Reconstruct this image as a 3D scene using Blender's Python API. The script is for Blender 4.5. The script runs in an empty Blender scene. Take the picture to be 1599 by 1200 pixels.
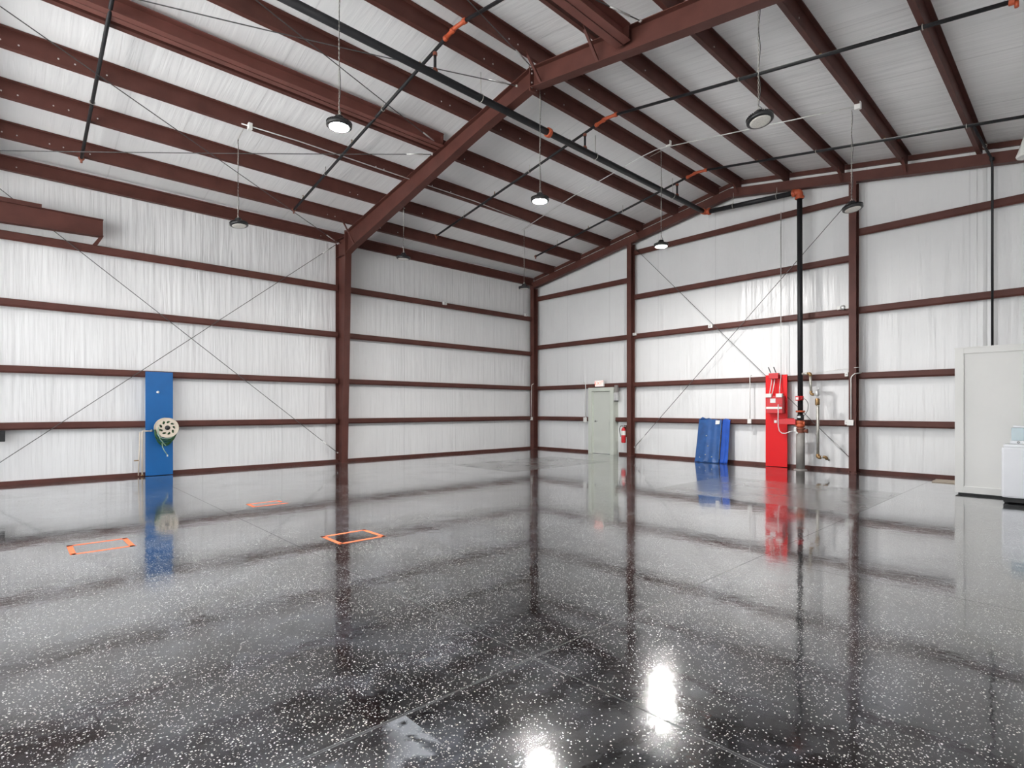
import bpy, bmesh, math, random
from mathutils import Vector, Matrix
random.seed(7)
S = bpy.context.scene
COL = S.collection
PI = math.pi

# ------------------------------------------------------------------ camera, world, exposure
cam_d = bpy.data.cameras.new('camera')
cam = bpy.data.objects.new('camera', cam_d); COL.objects.link(cam)
cam_d.sensor_fit = 'HORIZONTAL'; cam_d.sensor_width = 36.0
cam_d.lens = 36.0 * 843.0 / 1599.0
cam_d.shift_y = 39.4 / 1599.0
cam_d.clip_start = 0.05; cam_d.clip_end = 200
cam.location = (0, 0, 1.48)
cam.rotation_euler = (PI / 2, 0, math.radians(47.05))
S.camera = cam
S.view_settings.view_transform = 'Standard'
S.view_settings.look = 'None'
S.view_settings.gamma = 1.0
S.view_settings.use_curve_mapping = False
S.view_settings.exposure = 0.15
w = bpy.data.worlds.new('daylight'); S.world = w; w.use_nodes = True
bg = w.node_tree.nodes['Background']
bg.inputs['Color'].default_value = (0.93, 0.96, 1.0, 1)
bg.inputs['Strength'].default_value = 3.6
S.cycles.use_denoising = True
S.cycles.max_bounces = 10
S.cycles.diffuse_bounces = 6
S.cycles.glossy_bounces = 4
S.cycles.sample_clamp_indirect = 6.0
S.cycles.caustics_reflective = True
S.cycles.caustics_refractive = False
LAMP_POWER = 1350.0      # emission of the lit lamp lenses
sun_d = bpy.data.lights.new('sun', 'SUN'); sun_d.energy = 33.0; sun_d.angle = .02; sun_d.color = (1, .99, .98)
sun = bpy.data.objects.new('sun', sun_d); COL.objects.link(sun)
sun.rotation_euler = (math.radians(-14), math.radians(8), 0)      # high, from behind the building: it lights the added ground outside only
sun.location = (0, -20, 30)

# ------------------------------------------------------------------ building measures (metres)
XL, XR, YB, YF, RX = -14.32, 0.92, 14.53, -5.0, -6.7
WALLX, WALLY = XL - 0.08, YB + 0.08
GX, GY = XL + 0.10, YB - 0.10        # inner faces of the girts
FRY = 6.75                           # the frame in view
def zr(x): return 7.47 - .165 * abs(x - RX)      # rafter tops
def zc(x): return zr(x) + .27                     # underside of the insulation

# ------------------------------------------------------------------ materials
def mat(name, col, rough=.5, metal=0, emit=None, es=0, spec=None, noise=None, bump=None, coat=0, alpha=None):
    m = bpy.data.materials.new(name); m.use_nodes = True
    nt = m.node_tree; b = nt.nodes['Principled BSDF']
    b.inputs['Base Color'].default_value = (*col, 1)
    b.inputs['Roughness'].default_value = rough
    b.inputs['Metallic'].default_value = metal
    if coat: b.inputs['Coat Weight'].default_value = coat
    if spec is not None: b.inputs['Specular IOR Level'].default_value = spec
    if emit: b.inputs['Emission Color'].default_value = (*emit, 1); b.inputs['Emission Strength'].default_value = es
    tc = nt.nodes.new('ShaderNodeTexCoord')
    if noise:
        sc, amt = noise
        n = nt.nodes.new('ShaderNodeTexNoise'); n.inputs['Scale'].default_value = sc; n.inputs['Detail'].default_value = 5
        nt.links.new(tc.outputs['Object'], n.inputs['Vector'])
        mr = nt.nodes.new('ShaderNodeMapRange'); mr.inputs[1].default_value = .3; mr.inputs[2].default_value = .7
        mr.inputs[3].default_value = 1 - amt; mr.inputs[4].default_value = 1 + amt
        nt.links.new(n.outputs['Fac'], mr.inputs[0])
        mx = nt.nodes.new('ShaderNodeVectorMath'); mx.operation = 'SCALE'
        mx.inputs[0].default_value = col
        nt.links.new(mr.outputs[0], mx.inputs['Scale'])
        nt.links.new(mx.outputs[0], b.inputs['Base Color'])
    if bump:
        sc, st = bump
        n = nt.nodes.new('ShaderNodeTexNoise'); n.inputs['Scale'].default_value = sc; n.inputs['Detail'].default_value = 3
        nt.links.new(tc.outputs['Object'], n.inputs['Vector'])
        bp = nt.nodes.new('ShaderNodeBump'); bp.inputs['Strength'].default_value = st; bp.inputs['Distance'].default_value = .01
        nt.links.new(n.outputs['Fac'], bp.inputs['Height']); nt.links.new(bp.outputs[0], b.inputs['Normal'])
    return m

M = {}
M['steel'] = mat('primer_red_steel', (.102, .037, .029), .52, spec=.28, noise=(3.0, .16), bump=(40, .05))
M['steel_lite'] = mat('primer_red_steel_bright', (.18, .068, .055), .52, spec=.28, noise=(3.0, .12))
M['bolt'] = mat('galvanised_bolt', (.7, .7, .68), .35, .6, noise=(30, .1))
M['pipe'] = mat('black_pipe', (.018, .018, .020), .5, spec=.3, noise=(4, .2))
M['graypipe'] = mat('grey_painted_pipe', (.27, .255, .24), .5, noise=(8, .12))
M['galv'] = mat('galvanised_metal', (.52, .50, .45), .38, .55, noise=(12, .15))
M['brass'] = mat('aged_brass', (.32, .2, .09), .4, .6, noise=(30, .25))
M['orange'] = mat('orange_coupling', (.46, .085, .03), .5, noise=(20, .15))
M['rust'] = mat('brown_coupling', (.23, .07, .04), .5, noise=(20, .2))
M['red'] = mat('fire_red_paint', (.74, .008, .012), .45, spec=.3, noise=(1.5, .05))
M['redbox'] = mat('fire_red_enamel', (.60, .022, .028), .35, noise=(6, .05))
M['blue'] = mat('blue_paint', (.004, .115, .36), .42, noise=(2, .08))
M['tarp'] = mat('blue_tarp_dark', (.02, .085, .27), .45, noise=(5, .25), bump=(12, .5))
M['tarp2'] = mat('blue_tarp_bright', (.015, .08, .42), .5, spec=.3, noise=(5, .15), bump=(12, .4))
M['white'] = mat('white_paint', (.80, .80, .79), .4, noise=(2, .02))
M['panelwhite'] = mat('white_panel_board', (.74, .735, .71), .5, noise=(1.5, .025))
M['plastic'] = mat('white_plastic', (.8, .79, .76), .35, noise=(10, .03))
M['cream'] = mat('cream_plastic', (.72, .63, .52), .4, noise=(10, .06))
M['black'] = mat('black_plastic', (.015, .015, .016), .4, noise=(10, .15))
M['door'] = mat('pale_grey_green_door', (.58, .60, .55), .42, noise=(2, .02))
M['doorframe'] = mat('pale_grey_green_frame', (.60, .63, .56), .42, noise=(2, .02))
M['chrome'] = mat('satin_chrome', (.5, .5, .5), .25, .9, noise=(10, .05))
M['conduit'] = mat('conduit_metal', (.62, .62, .61), .35, .4, noise=(12, .08))
M['wire'] = mat('steel_rod', (.10, .10, .10), .4, .4, noise=(20, .2))
M['hose'] = mat('green_hose', (.03, .11, .035), .4, noise=(20, .3))
M['hosepale'] = mat('pale_green_hose', (.32, .46, .32), .35, noise=(20, .15))
M['tape'] = mat('orange_tape', (.95, .20, .075), .55, noise=(15, .1))
M['wood'] = mat('pale_plywood', (.50, .42, .33), .6, noise=(12, .15))
M['washer'] = mat('white_enamel', (.80, .81, .84), .25, noise=(3, .02))
M['glass'] = mat('tinted_lid', (.33, .43, .47), .12, noise=(3, .08))
M['diff'] = mat('lamp_lens_off', (.78, .76, .70), .25, noise=(60, .12))
M['lit'] = mat('lamp_lens_lit', (.9, .9, .9), .3, emit=(1.0, .985, .96), es=LAMP_POWER)
M['exitface'] = mat('exit_sign_face', (.9, .75, .72), .4, emit=(1.0, .72, .68), es=.55, noise=(5, .03))
M['exitletter'] = mat('exit_sign_letter', (.8, .12, .08), .4, emit=(1.0, .22, .14), es=1.1, noise=(5, .03))
M['label'] = mat('paper_label', (.72, .74, .74), .5, noise=(60, .12))
M['concrete'] = mat('pale_concrete', (.60, .60, .59), .8, noise=(.6, .06))
M['darkgap'] = mat('dark_rubber_and_gap', (.02, .02, .02), .6, noise=(20, .1))  # washer base and feet, also the painted dark gap under the room

def vinyl(name, kind, col=(.80, .80, .80)):
    """white faced insulation: creases run down the walls / down the roof slope, sheet seams every 1.8 m"""
    m = bpy.data.materials.new(name); m.use_nodes = True
    nt = m.node_tree; b = nt.nodes['Principled BSDF']; L = nt.links.new
    b.inputs['Roughness'].default_value = .27
    tc = nt.nodes.new('ShaderNodeTexCoord')
    def mapped(scale):
        mp = nt.nodes.new('ShaderNodeMapping'); mp.inputs['Scale'].default_value = scale
        L(tc.outputs['Object'], mp.inputs['Vector']); return mp
    def noise(scale, sc=1, det=3, dist=0):
        n = nt.nodes.new('ShaderNodeTexNoise'); n.inputs['Scale'].default_value = sc; n.inputs['Detail'].default_value = det
        n.inputs['Distortion'].default_value = dist
        L(mapped(scale).outputs[0], n.inputs['Vector']); return n
    if kind == 'wall':
        fine = noise((9, 9, .42)); broad = noise((1.6, 1.6, .5)); seam_ax = None
    else:
        fine = noise((.55, 7.5, .55), dist=.5); broad = noise((.35, 1.5, .35))
    mul = nt.nodes.new('ShaderNodeMath'); mul.operation = 'MULTIPLY_ADD'; mul.inputs[1].default_value = 2.0 if kind == 'wall' else 1.5
    L(broad.outputs['Fac'], mul.inputs[0]); L(fine.outputs['Fac'], mul.inputs[2])
    bp = nt.nodes.new('ShaderNodeBump'); bp.inputs['Strength'].default_value = .75 if kind == 'wall' else .38
    bp.inputs['Distance'].default_value = .035
    L(mul.outputs[0], bp.inputs['Height']); L(bp.outputs[0], b.inputs['Normal'])
    # sheet seams
    sp = nt.nodes.new('ShaderNodeSeparateXYZ'); L(tc.outputs['Object'], sp.inputs[0])
    add = nt.nodes.new('ShaderNodeMath'); add.operation = 'ADD'
    if kind == 'wall': L(sp.outputs['X'], add.inputs[0]); L(sp.outputs['Y'], add.inputs[1])
    else: L(sp.outputs['Y'], add.inputs[0]); add.inputs[1].default_value = .3
    mod = nt.nodes.new('ShaderNodeMath'); mod.operation = 'PINGPONG'; mod.inputs[1].default_value = .92
    L(add.outputs[0], mod.inputs[0])
    mr = nt.nodes.new('ShaderNodeMapRange'); mr.inputs[1].default_value = 0; mr.inputs[2].default_value = .018
    mr.inputs[3].default_value = .86; mr.inputs[4].default_value = 1
    L(mod.outputs[0], mr.inputs[0])
    g = noise((.6, .6, .6), 1, 4)
    mr2 = nt.nodes.new('ShaderNodeMapRange'); mr2.inputs[1].default_value = .3; mr2.inputs[2].default_value = .7
    mr2.inputs[3].default_value = .95; mr2.inputs[4].default_value = 1.03
    L(g.outputs['Fac'], mr2.inputs[0])
    mm = nt.nodes.new('ShaderNodeMath'); mm.operation = 'MULTIPLY'; L(mr.outputs[0], mm.inputs[0]); L(mr2.outputs[0], mm.inputs[1])
    v = nt.nodes.new('ShaderNodeVectorMath'); v.operation = 'SCALE'; v.inputs[0].default_value = col
    L(mm.outputs[0], v.inputs['Scale']); L(v.outputs[0], b.inputs['Base Color'])
    return m
M['wall'] = vinyl('white_insulation_wall', 'wall')
M['ceil'] = vinyl('white_insulation_roof', 'ceil', (.92, .92, .92))  # same white facing as the walls, coloured lighter to brighten the ceiling

def floor_material():
    m = bpy.data.materials.new('black_flake_epoxy_floor'); m.use_nodes = True
    nt = m.node_tree; N = nt.nodes; L = nt.links.new; b = N['Principled BSDF']
    tc = N.new('ShaderNodeTexCoord')
    def noise(sc, det=4, scale=(1, 1, 1), dist=0, rough=.55):
        mp = N.new('ShaderNodeMapping'); mp.inputs['Scale'].default_value = scale; L(tc.outputs['Object'], mp.inputs[0])
        n = N.new('ShaderNodeTexNoise'); n.inputs['Scale'].default_value = sc; n.inputs['Detail'].default_value = det
        n.inputs['Distortion'].default_value = dist; n.inputs['Roughness'].default_value = rough
        L(mp.outputs[0], n.inputs['Vector']); return n.outputs['Fac']
    def rng(src, a, c, lo=0., hi=1.):
        r = N.new('ShaderNodeMapRange'); r.inputs[1].default_value = a; r.inputs[2].default_value = c
        r.inputs[3].default_value = lo; r.inputs[4].default_value = hi; L(src, r.inputs[0]); return r.outputs[0]
    def math_(op, a, c=None):
        q = N.new('ShaderNodeMath'); q.operation = op
        for i, v in enumerate((a, c)):
            if v is None: continue
            if isinstance(v, (int, float)): q.inputs[i].default_value = v
            else: L(v, q.inputs[i])
        return q.outputs[0]
    def mixc(f, a, c):
        x = N.new('ShaderNodeMix'); x.data_type = 'RGBA'
        L(f, x.inputs[0])
        for i, v in ((6, a), (7, c)):
            if isinstance(v, tuple): x.inputs[i].default_value = (*v, 1)
            else: L(v, x.inputs[i])
        return x.outputs[2]
    # base coat with milky smears
    smear = rng(noise(.9, 6, dist=1.2), .48, .66)
    smear2 = rng(noise(3.2, 5, dist=.8), .52, .78)
    base = mixc(smear, (.008, .0085, .010), (.070, .075, .086))
    base = mixc(math_('MULTIPLY', math_('MULTIPLY', smear2, rng(noise(.45, 2), .42, .58)), .9), base, (.15, .16, .185))
    # flakes: two sizes, density drifting over the floor
    sp = N.new('ShaderNodeSeparateXYZ'); L(tc.outputs['Object'], sp.inputs[0])
    dens = noise(.75, 3, dist=.6)
    fl = None
    for sc, lo, hi in ((88, .10, .36), (52, .06, .27)):
        vo = N.new('ShaderNodeTexVoronoi'); vo.inputs['Scale'].default_value = sc; vo.inputs['Randomness'].default_value = 1
        L(tc.outputs['Object'], vo.inputs['Vector'])
        sc2 = N.new('ShaderNodeSeparateColor'); L(vo.outputs['Color'], sc2.inputs[0])
        thr = rng(dens, .36, .64, .22, .95)
        keep = math_('LESS_THAN', sc2.outputs[0], thr)
        rad = rng(sc2.outputs[1], 0, 1, lo, hi)
        inside = math_('LESS_THAN', vo.outputs['Distance'], rad)
        f = math_('MULTIPLY', keep, inside)
        fl = f if fl is None else math_('MAXIMUM', fl, f)
    colr = mixc(rng(noise(25, 2), .4, .6), (.60, .58, .53), (.80, .80, .78))
    # matte coated patches left in the coating
    def rect(x0, x1, y0, y1):
        a = math_('MULTIPLY', math_('GREATER_THAN', sp.outputs[0], x0), math_('LESS_THAN', sp.outputs[0], x1))
        c = math_('MULTIPLY', math_('GREATER_THAN', sp.outputs[1], y0), math_('LESS_THAN', sp.outputs[1], y1))
        return math_('MULTIPLY', a, c)
    patch = math_('MAXIMUM', rect(-11.55, -9.26, 8.6, 12.4), rect(-5.53, -2.27, 8.7, 11.5))
    flk = math_('MULTIPLY', fl, math_('SUBTRACT', 1.0, math_('MULTIPLY', patch, .8)))
    base = mixc(patch, base, (.085, .085, .082))
    c1 = mixc(flk, base, colr)
    # control joints
    def line(axis, pos, wd, cond=None):
        d = math_('ABSOLUTE', math_('SUBTRACT', sp.outputs[axis], pos))
        r = math_('LESS_THAN', d, wd)
        return r if cond is None else math_('MULTIPLY', r, cond)
    def joints(wd):
        j = math_('MAXIMUM', line(0, -2.27, wd), line(1, 2.28, wd))
        return math_('MAXIMUM', j, line(1, 5.43, wd, math_('GREATER_THAN', sp.outputs[0], -2.27)))
    jd = joints(.0045)
    jl = math_('MULTIPLY', joints(.011), math_('MULTIPLY', rng(noise(1.3, 3), .46, .56), rect(-5.5, .9, -1, 4.5)))
    c2 = mixc(math_('MULTIPLY', jl, .32), c1, (.42, .43, .45))
    c3 = mixc(jd, c2, (.01, .01, .01))
    # pale worn patch by the camera, in the corner of the two joints
    worn = math_('MULTIPLY', rect(-2.26, -1.65, -1.0, 1.4), rng(noise(2.2, 5, dist=1.), .50, .56))
    worn = math_('MULTIPLY', worn, rng(noise(1.1, 2), .48, .56))
    c4 = mixc(math_('MULTIPLY', worn, .85), c3, (.36, .38, .41))
    L(c4, b.inputs['Base Color'])
    # gloss
    rr = math_('ADD', rng(noise(1.4, 5, dist=1), .35, .7, .07, .20), math_('MULTIPLY', flk, .12))
    rr = math_('ADD', rr, math_('MULTIPLY', patch, .12))
    rr = math_('ADD', rr, math_('MULTIPLY', jd, .5))
    L(rr, b.inputs['Roughness'])
    b.inputs['IOR'].default_value = 1.6; b.inputs['Coat Weight'].default_value = 1.0; b.inputs['Coat IOR'].default_value = 1.5
    L(math_('ADD', rng(noise(.8, 4, dist=1.5), .40, .66, .035, .10), math_('MULTIPLY', patch, .13)), b.inputs['Coat Roughness'])
    bp = N.new('ShaderNodeBump'); bp.inputs['Strength'].default_value = 1; bp.inputs['Distance'].default_value = .0011
    h = math_('ADD', noise(4.5, 3), math_('MULTIPLY', noise(22, 2), .12))
    h = math_('SUBTRACT', h, math_('MULTIPLY', jd, 3.0))
    L(h, bp.inputs['Height']); L(bp.outputs[0], b.inputs['Normal']); L(bp.outputs[0], b.inputs['Coat Normal'])
    return m
M['floor'] = floor_material()

# ------------------------------------------------------------------ mesh helpers
def B(): return bmesh.new()
def setm(bm, faces, i):
    for f in faces: f.material_index = i
def box(bm, x0, x1, y0, y1, z0, z1, mi=0, bev=0):
    vs = [bm.verts.new((x, y, z)) for x in (x0, x1) for y in (y0, y1) for z in (z0, z1)]
    q = ((0, 1, 3, 2), (4, 6, 7, 5), (0, 4, 5, 1), (2, 3, 7, 6), (0, 2, 6, 4), (1, 5, 7, 3))
    fs = [bm.faces.new([vs[i] for i in f]) for f in q]
    setm(bm, fs, mi)
    if bev:
        es = list({e for f in fs for e in f.edges})
        r = bmesh.ops.bevel(bm, geom=es, offset=bev, segments=2, affect='EDGES', profile=.6)
        setm(bm, r['faces'], mi)
    return fs
def hull(bm, a, b_, mi=0):
    """loft between two equal loops (lists of points), capped"""
    va = [bm.verts.new(p) for p in a]; vb = [bm.verts.new(p) for p in b_]
    n = len(va); fs = []
    for i in range(n): fs.append(bm.faces.new((va[i], va[(i + 1) % n], vb[(i + 1) % n], vb[i])))
    fs.append(bm.faces.new(va[::-1])); fs.append(bm.faces.new(vb))
    setm(bm, fs, mi); return fs
def tube(bm, pts, r, seg=10, mi=0, smooth=True, cap=True):
    pts = [Vector(p) for p in pts]; rs = r if isinstance(r, (list, tuple)) else [r] * len(pts)
    prev = None; rings = []
    for i, p in enumerate(pts):
        t = (pts[min(i + 1, len(pts) - 1)] - pts[max(i - 1, 0)]).normalized()
        if prev is None:
            up = Vector((0, 0, 1)) if abs(t.z) < .9 else Vector((1, 0, 0))
            n = t.cross(up).normalized()
        else:
            n = (prev - t * prev.dot(t)).normalized()
        prev = n; bn = t.cross(n)
        rings.append([bm.verts.new(p + (n * math.cos(2 * PI * k / seg) + bn * math.sin(2 * PI * k / seg)) * rs[i]) for k in range(seg)])
    fs = []
    for a, c in zip(rings, rings[1:]):
        for k in range(seg):
            fs.append(bm.faces.new((a[k], a[(k + 1) % seg], c[(k + 1) % seg], c[k])))
    for f in fs: f.smooth = smooth
    if cap:
        fs.append(bm.faces.new(rings[0][::-1])); fs.append(bm.faces.new(rings[-1]))
    setm(bm, fs, mi); return fs
def bend(pts, r=.06, n=5):
    """round the corners of a polyline"""
    P = [Vector(p) for p in pts]; out = [P[0]]
    for a, c, d in zip(P, P[1:], P[2:]):
        u = (a - c); v = (d - c); q = min(r, u.length * .45, v.length * .45)
        s = c + u.normalized() * q; e = c + v.normalized() * q
        for k in range(n + 1):
            t = k / n; out.append(s * (1 - t) ** 2 + c * 2 * t * (1 - t) + e * t * t)
    out.append(P[-1]); return out
def lathe(bm, prof, o=(0, 0, 0), axis='Z', seg=32, mi=0, smooth=True):
    o = Vector(o); rings = []
    def pt(r, h, k):
        a = 2 * PI * k / seg; c, s = r * math.cos(a), r * math.sin(a)
        return o + Vector({'Z': (c, s, h), 'X': (h, c, s), 'Y': (s, h, c)}[axis])
    for r, h in prof:
        rings.append([bm.verts.new(pt(r, h, 0))] if r < 1e-6 else [bm.verts.new(pt(r, h, k)) for k in range(seg)])
    fs = []
    for a, c in zip(rings, rings[1:]):
        for k in range(seg):
            k2 = (k + 1) % seg
            if len(a) == 1 and len(c) == 1: continue
            if len(a) == 1: fs.append(bm.faces.new((a[0], c[k], c[k2])))
            elif len(c) == 1: fs.append(bm.faces.new((a[k], a[k2], c[0])))
            else: fs.append(bm.faces.new((a[k], a[k2], c[k2], c[k])))
    for f in fs: f.smooth = smooth
    setm(bm, fs, mi); return fs
def zsec(o, u, v, pts): return [Vector(o) + Vector(u) * a + Vector(v) * b_ for a, b_ in pts]
def zprofile(d, h, lip, t=.004):
    """thin cold-formed Z outline; web from (0,0) to (d,0) ... returned as closed loop in (a,b)"""
    c = lip * .7071
    mid = [(c * .9, h - 0 + 0)]
    return None

WL = {}
def place(o, parent, loc):
    COL.objects.link(o)
    if parent is not None:
        o.parent = parent; WL[o.name] = WL[parent.name]
    else: WL[o.name] = Vector(loc)
def obj(name, bm, m, parent=None, label=None, origin=None, smooth_angle=None):
    bmesh.ops.recalc_face_normals(bm, faces=bm.faces[:])
    if parent is not None: L = WL[parent.name]
    elif origin is not None: L = Vector(origin)
    else:
        xs = [v.co for v in bm.verts]
        L = Vector(((min(c.x for c in xs) + max(c.x for c in xs)) / 2, (min(c.y for c in xs) + max(c.y for c in xs)) / 2, min(c.z for c in xs)))
    bmesh.ops.translate(bm, verts=bm.verts[:], vec=-L)
    me = bpy.data.meshes.new(name); bm.to_mesh(me); bm.free()
    for x in (m if isinstance(m, (list, tuple)) else [m]): me.materials.append(M[x])
    o = bpy.data.objects.new(name, me); place(o, parent, L)
    if parent is None: o.location = L
    if label: o['label'] = label
    return o
def thing(name, label, cat, loc, group=None):
    o = bpy.data.objects.new(name, None); o.empty_display_size = .2
    place(o, None, loc); o.location = loc
    return tag(o, label, cat, group)
def tag(o, label, cat, group=None, kind='thing'):
    o['label'] = label; o['category'] = cat; o['kind'] = kind
    if group: o['group'] = group
    return o
def struct(name, bm, m, parent=None):
    o = obj(name, bm, m, parent, origin=(0, 0, 0) if parent is None else None)
    o['kind'] = 'structure'; return o

# ------------------------------------------------------------------ shell
bm = B(); box(bm, XL - .4, XR + .4, YF - .12, YB + .4, -.3, 0); struct('floor', bm, 'floor')
bm = B(); box(bm, XL - 30, XR + 30, YF - 45, YF - .125, -.3, -.01); struct('bounce_ground', bm, 'concrete')  # unseen pale ground, added to bounce sunlight up to the ceiling
def slab_wall(name, pts_in, normal, thick=.12, m='wall'):
    bm = B(); n = Vector(normal) * thick
    a = [Vector(p) for p in pts_in]; hull(bm, a, [p + n for p in a]); return struct(name, bm, m)
slab_wall('wall_left', [(WALLX, YF, 0), (WALLX, WALLY, 0), (WALLX, WALLY, zc(WALLX) + .05), (WALLX, YF, zc(WALLX) + .05)], (-1, 0, 0))
slab_wall('wall_right', [(XR + .08, YF, 0), (XR + .08, WALLY, 0), (XR + .08, WALLY, zc(XR) + .05), (XR + .08, YF, zc(XR) + .05)], (1, 0, 0))
slab_wall('wall_back', [(WALLX - .12, WALLY, 0), (XR + .2, WALLY, 0), (XR + .2, WALLY, zc(XR) + .05), (RX, WALLY, zc(RX) + .05), (WALLX - .12, WALLY, zc(WALLX) + .05)], (0, 1, 0))
# unseen front wall behind the camera; its doorway is made wide to let in more daylight
bm = B()
for x0, x1, zb in ((WALLX, -13.4, 0), (-.3, XR + .08, 0), (-13.4, RX, 5.9), (RX, -.3, 5.9)):
    hull(bm, [(x0, YF, zb), (x1, YF, zb), (x1, YF, zc(x1)), (x0, YF, zc(x0))], [(x0, YF - .12, zb), (x1, YF - .12, zb), (x1, YF - .12, zc(x1)), (x0, YF - .12, zc(x0))])
struct('wall_front', bm, 'wall')
bm = B()
sec = [(WALLX - .2, zc(WALLX - .2)), (RX, zc(RX)), (XR + .3, zc(XR + .3)), (XR + .3, zc(XR + .3) + .12), (RX, zc(RX) + .12), (WALLX - .2, zc(WALLX - .2) + .12)]
n = 24
loops = [[bm.verts.new((x, YF - .3 + (YB + .5 - YF + .3) * k / n, z)) for x, z in sec] for k in range(n + 1)]
for a, c in zip(loops, loops[1:]):
    for i in range(6): bm.faces.new((a[i], a[(i + 1) % 6], c[(i + 1) % 6], c[i]))
bm.faces.new(loops[0][::-1]); bm.faces.new(loops[-1])
struct('ceiling', bm, 'ceil')
# base channels
bm = B(); box(bm, WALLX, XL, -1.0, YB, 0, .075); struct('baseboard_left', bm, 'steel')
bm = B()
for a, c in ((XL, -11.62), (-10.5, -1.62)): box(bm, a, c, YB, WALLY, 0, .075)
struct('baseboard_back', bm, 'steel')
# rake angles where roof meets the end wall
bm = B()
for a, c in ((WALLX, RX), (RX, XR)):
    hull(bm, [(a, WALLY - .06, zc(a) - .105), (a, WALLY, zc(a) - .105), (a, WALLY, zc(a)), (a, WALLY - .06, zc(a))],
         [(c, WALLY - .06, zc(c) - .105), (c, WALLY, zc(c) - .105), (c, WALLY, zc(c)), (c, WALLY - .06, zc(c))])
struct('trim_1', bm, 'steel')

# ------------------------------------------------------------------ girts
def girt(x0, y0, x1, y1, ztop, h, label, group, ends=''):
    """Z shaped wall rail from (x0,y0) to (x1,y1); the first axis decides which wall"""
    bm = B(); d = .18
    left = abs(x0 - x1) < 1e-6
    inn = Vector((1, 0, 0)) if left else Vector((0, -1, 0))
    t = .006; l = h - .035
    prof = [(.004, 0), (d - .012, 0), (d, -.012), (d, -l), (d - .030, -h), (d - .034, -h + .004), (d - t, -l), (d - t, -t - .012), (d - .016, -t), (.004, -t)]
    def loop(x, y):
        o = Vector((x, y, ztop)) - inn * 0
        return [o + inn * a + Vector((0, 0, b_)) for a, b_ in prof]
    if left: A, C = loop(GX - d, y0), loop(GX - d, y1)
    else: A, C = loop(x0, GY + d), loop(x1, GY + d)
    hull(bm, A, C)
    # clip bolts near the ends
    for e in (0, 1):
        s = -1 if e else 1
        for q in (.12, .2):
            if left:
                yy = (y1 if e else y0) + s * q; lathe(bm, [(0, .006), (.011, .006), (.011, 0)], (GX - .001, yy, ztop - .05), 'X', 8, 0, False)
            else:
                xx = (x1 if e else x0) + s * q
                lathe(bm, [(0, -.006), (.011, -.006), (.011, 0)], (xx, GY + .001, ztop - .05), 'Y', 8, 0, False)
    o = obj('steel_girt', bm, 'steel'); return tag(o, label, 'girt', group)
LG = [(1.22, .145, 'lowest'), (2.33, .145, 'second lowest'), (3.62, .155, 'third from the floor'), (4.92, .17, 'topmost')]
for zt, h, nm in LG:
    girt(GX, -.95, GX, 6.66, zt, h, f'{nm} dark red girt on the left wall, left of tapered column', 'girts on the left wall')
    girt(GX, 6.84, GX, 14.26, zt, h, f'{nm} dark red girt on the left wall, right of tapered column', 'girts on the left wall')
for zt, h, nm in ((1.215, .145, 'lowest'), (2.33, .15, 'second lowest'), (3.86, .16, 'third from the floor'), (5.68, .17, 'topmost')):
    if zt < 2:
        girt(-14.12, GY, -11.66, GY, zt, h, 'lowest dark red girt on the end wall, left of the door', 'girts on the end wall')
        girt(-10.56, GY, -10.0, GY, zt, h, 'short lowest girt stub between the door and the column', 'girts on the end wall')
    else:
        girt(-14.12, GY, -10.0, GY, zt, h, f'{nm} dark red girt on the end wall, bay above the door', 'girts on the end wall')
    girt(-3.69, GY, XR, GY, zt, h, f'{nm} dark red girt on the end wall, bay with the white room', 'girts on the end wall')
for zt, h, nm in ((1.215, .145, 'lowest'), (2.33, .15, 'second lowest'), (3.86, .16, 'middle'), (5.10, .16, 'second highest'), (6.50, .16, 'topmost')):
    girt(-9.84, GY, -3.85, GY, zt, h, f'{nm} dark red girt on the end wall, bay with the red panel', 'girts on the end wall')

# ------------------------------------------------------------------ purlins
def purlin(x, nm, bolts=False, group='roof purlins'):
    bm = B(); z = zr(x) + .004; s = -.165 if x > RX else .165
    D, F, t = .258, .07, .005
    def loop(y):
        # bottom flange towards -x, top flange towards +x
        p = [(-F, -F * s + .018), (-F, -F * s), (0, 0), (t, 0), (t, D - t), (F, D - t + F * s), (F, D - .02 + F * s), (F + .004, D - .02 + F * s), (F + .004, D + F * s), (0, D), (0, t), (-F + .004, -F * s + t), (-F + .004, -F * s + .018)]
        return [Vector((x + a, y, z + b_)) for a, b_ in p]
    hull(bm, loop(-1.1), loop(14.5))
    # punched bolt pairs in the lap over the frames
    ys = [-.75, -.5, -.1, .1, .55, .75, 1.15] + [5.95, 6.15, 7.25, 7.45, 8.0]
    for yy in ys:
        for zz, mi in ((.075, 1), (.15, 0)):
            lathe(bm, [(0, .008), (.012, .008), (.012, 0)], (x + t - .001, yy, z + zz), 'X', 8, mi, False)
    o = obj('roof_purlin', bm, ['steel', 'bolt'])
    return tag(o, f'dark red roof purlin, {nm}', 'purlin', group)
side = ['first', 'second', 'third', 'fourth', 'fifth', 'sixth', 'seventh']
for i, x in enumerate((-13.32, -12.08, -10.83, -9.57, -8.35, -7.10)):
    purlin(x, f'{side[i]} one up from the left wall' if i < 5 else 'the one just left of the ridge')
for i, x in enumerate((-6.47, -5.24, -4.0, -2.77, -1.52, -.28)):
    purlin(x, 'the one just right of the ridge' if i == 0 else f'{side[i]} one down the right slope from the ridge')
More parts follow.
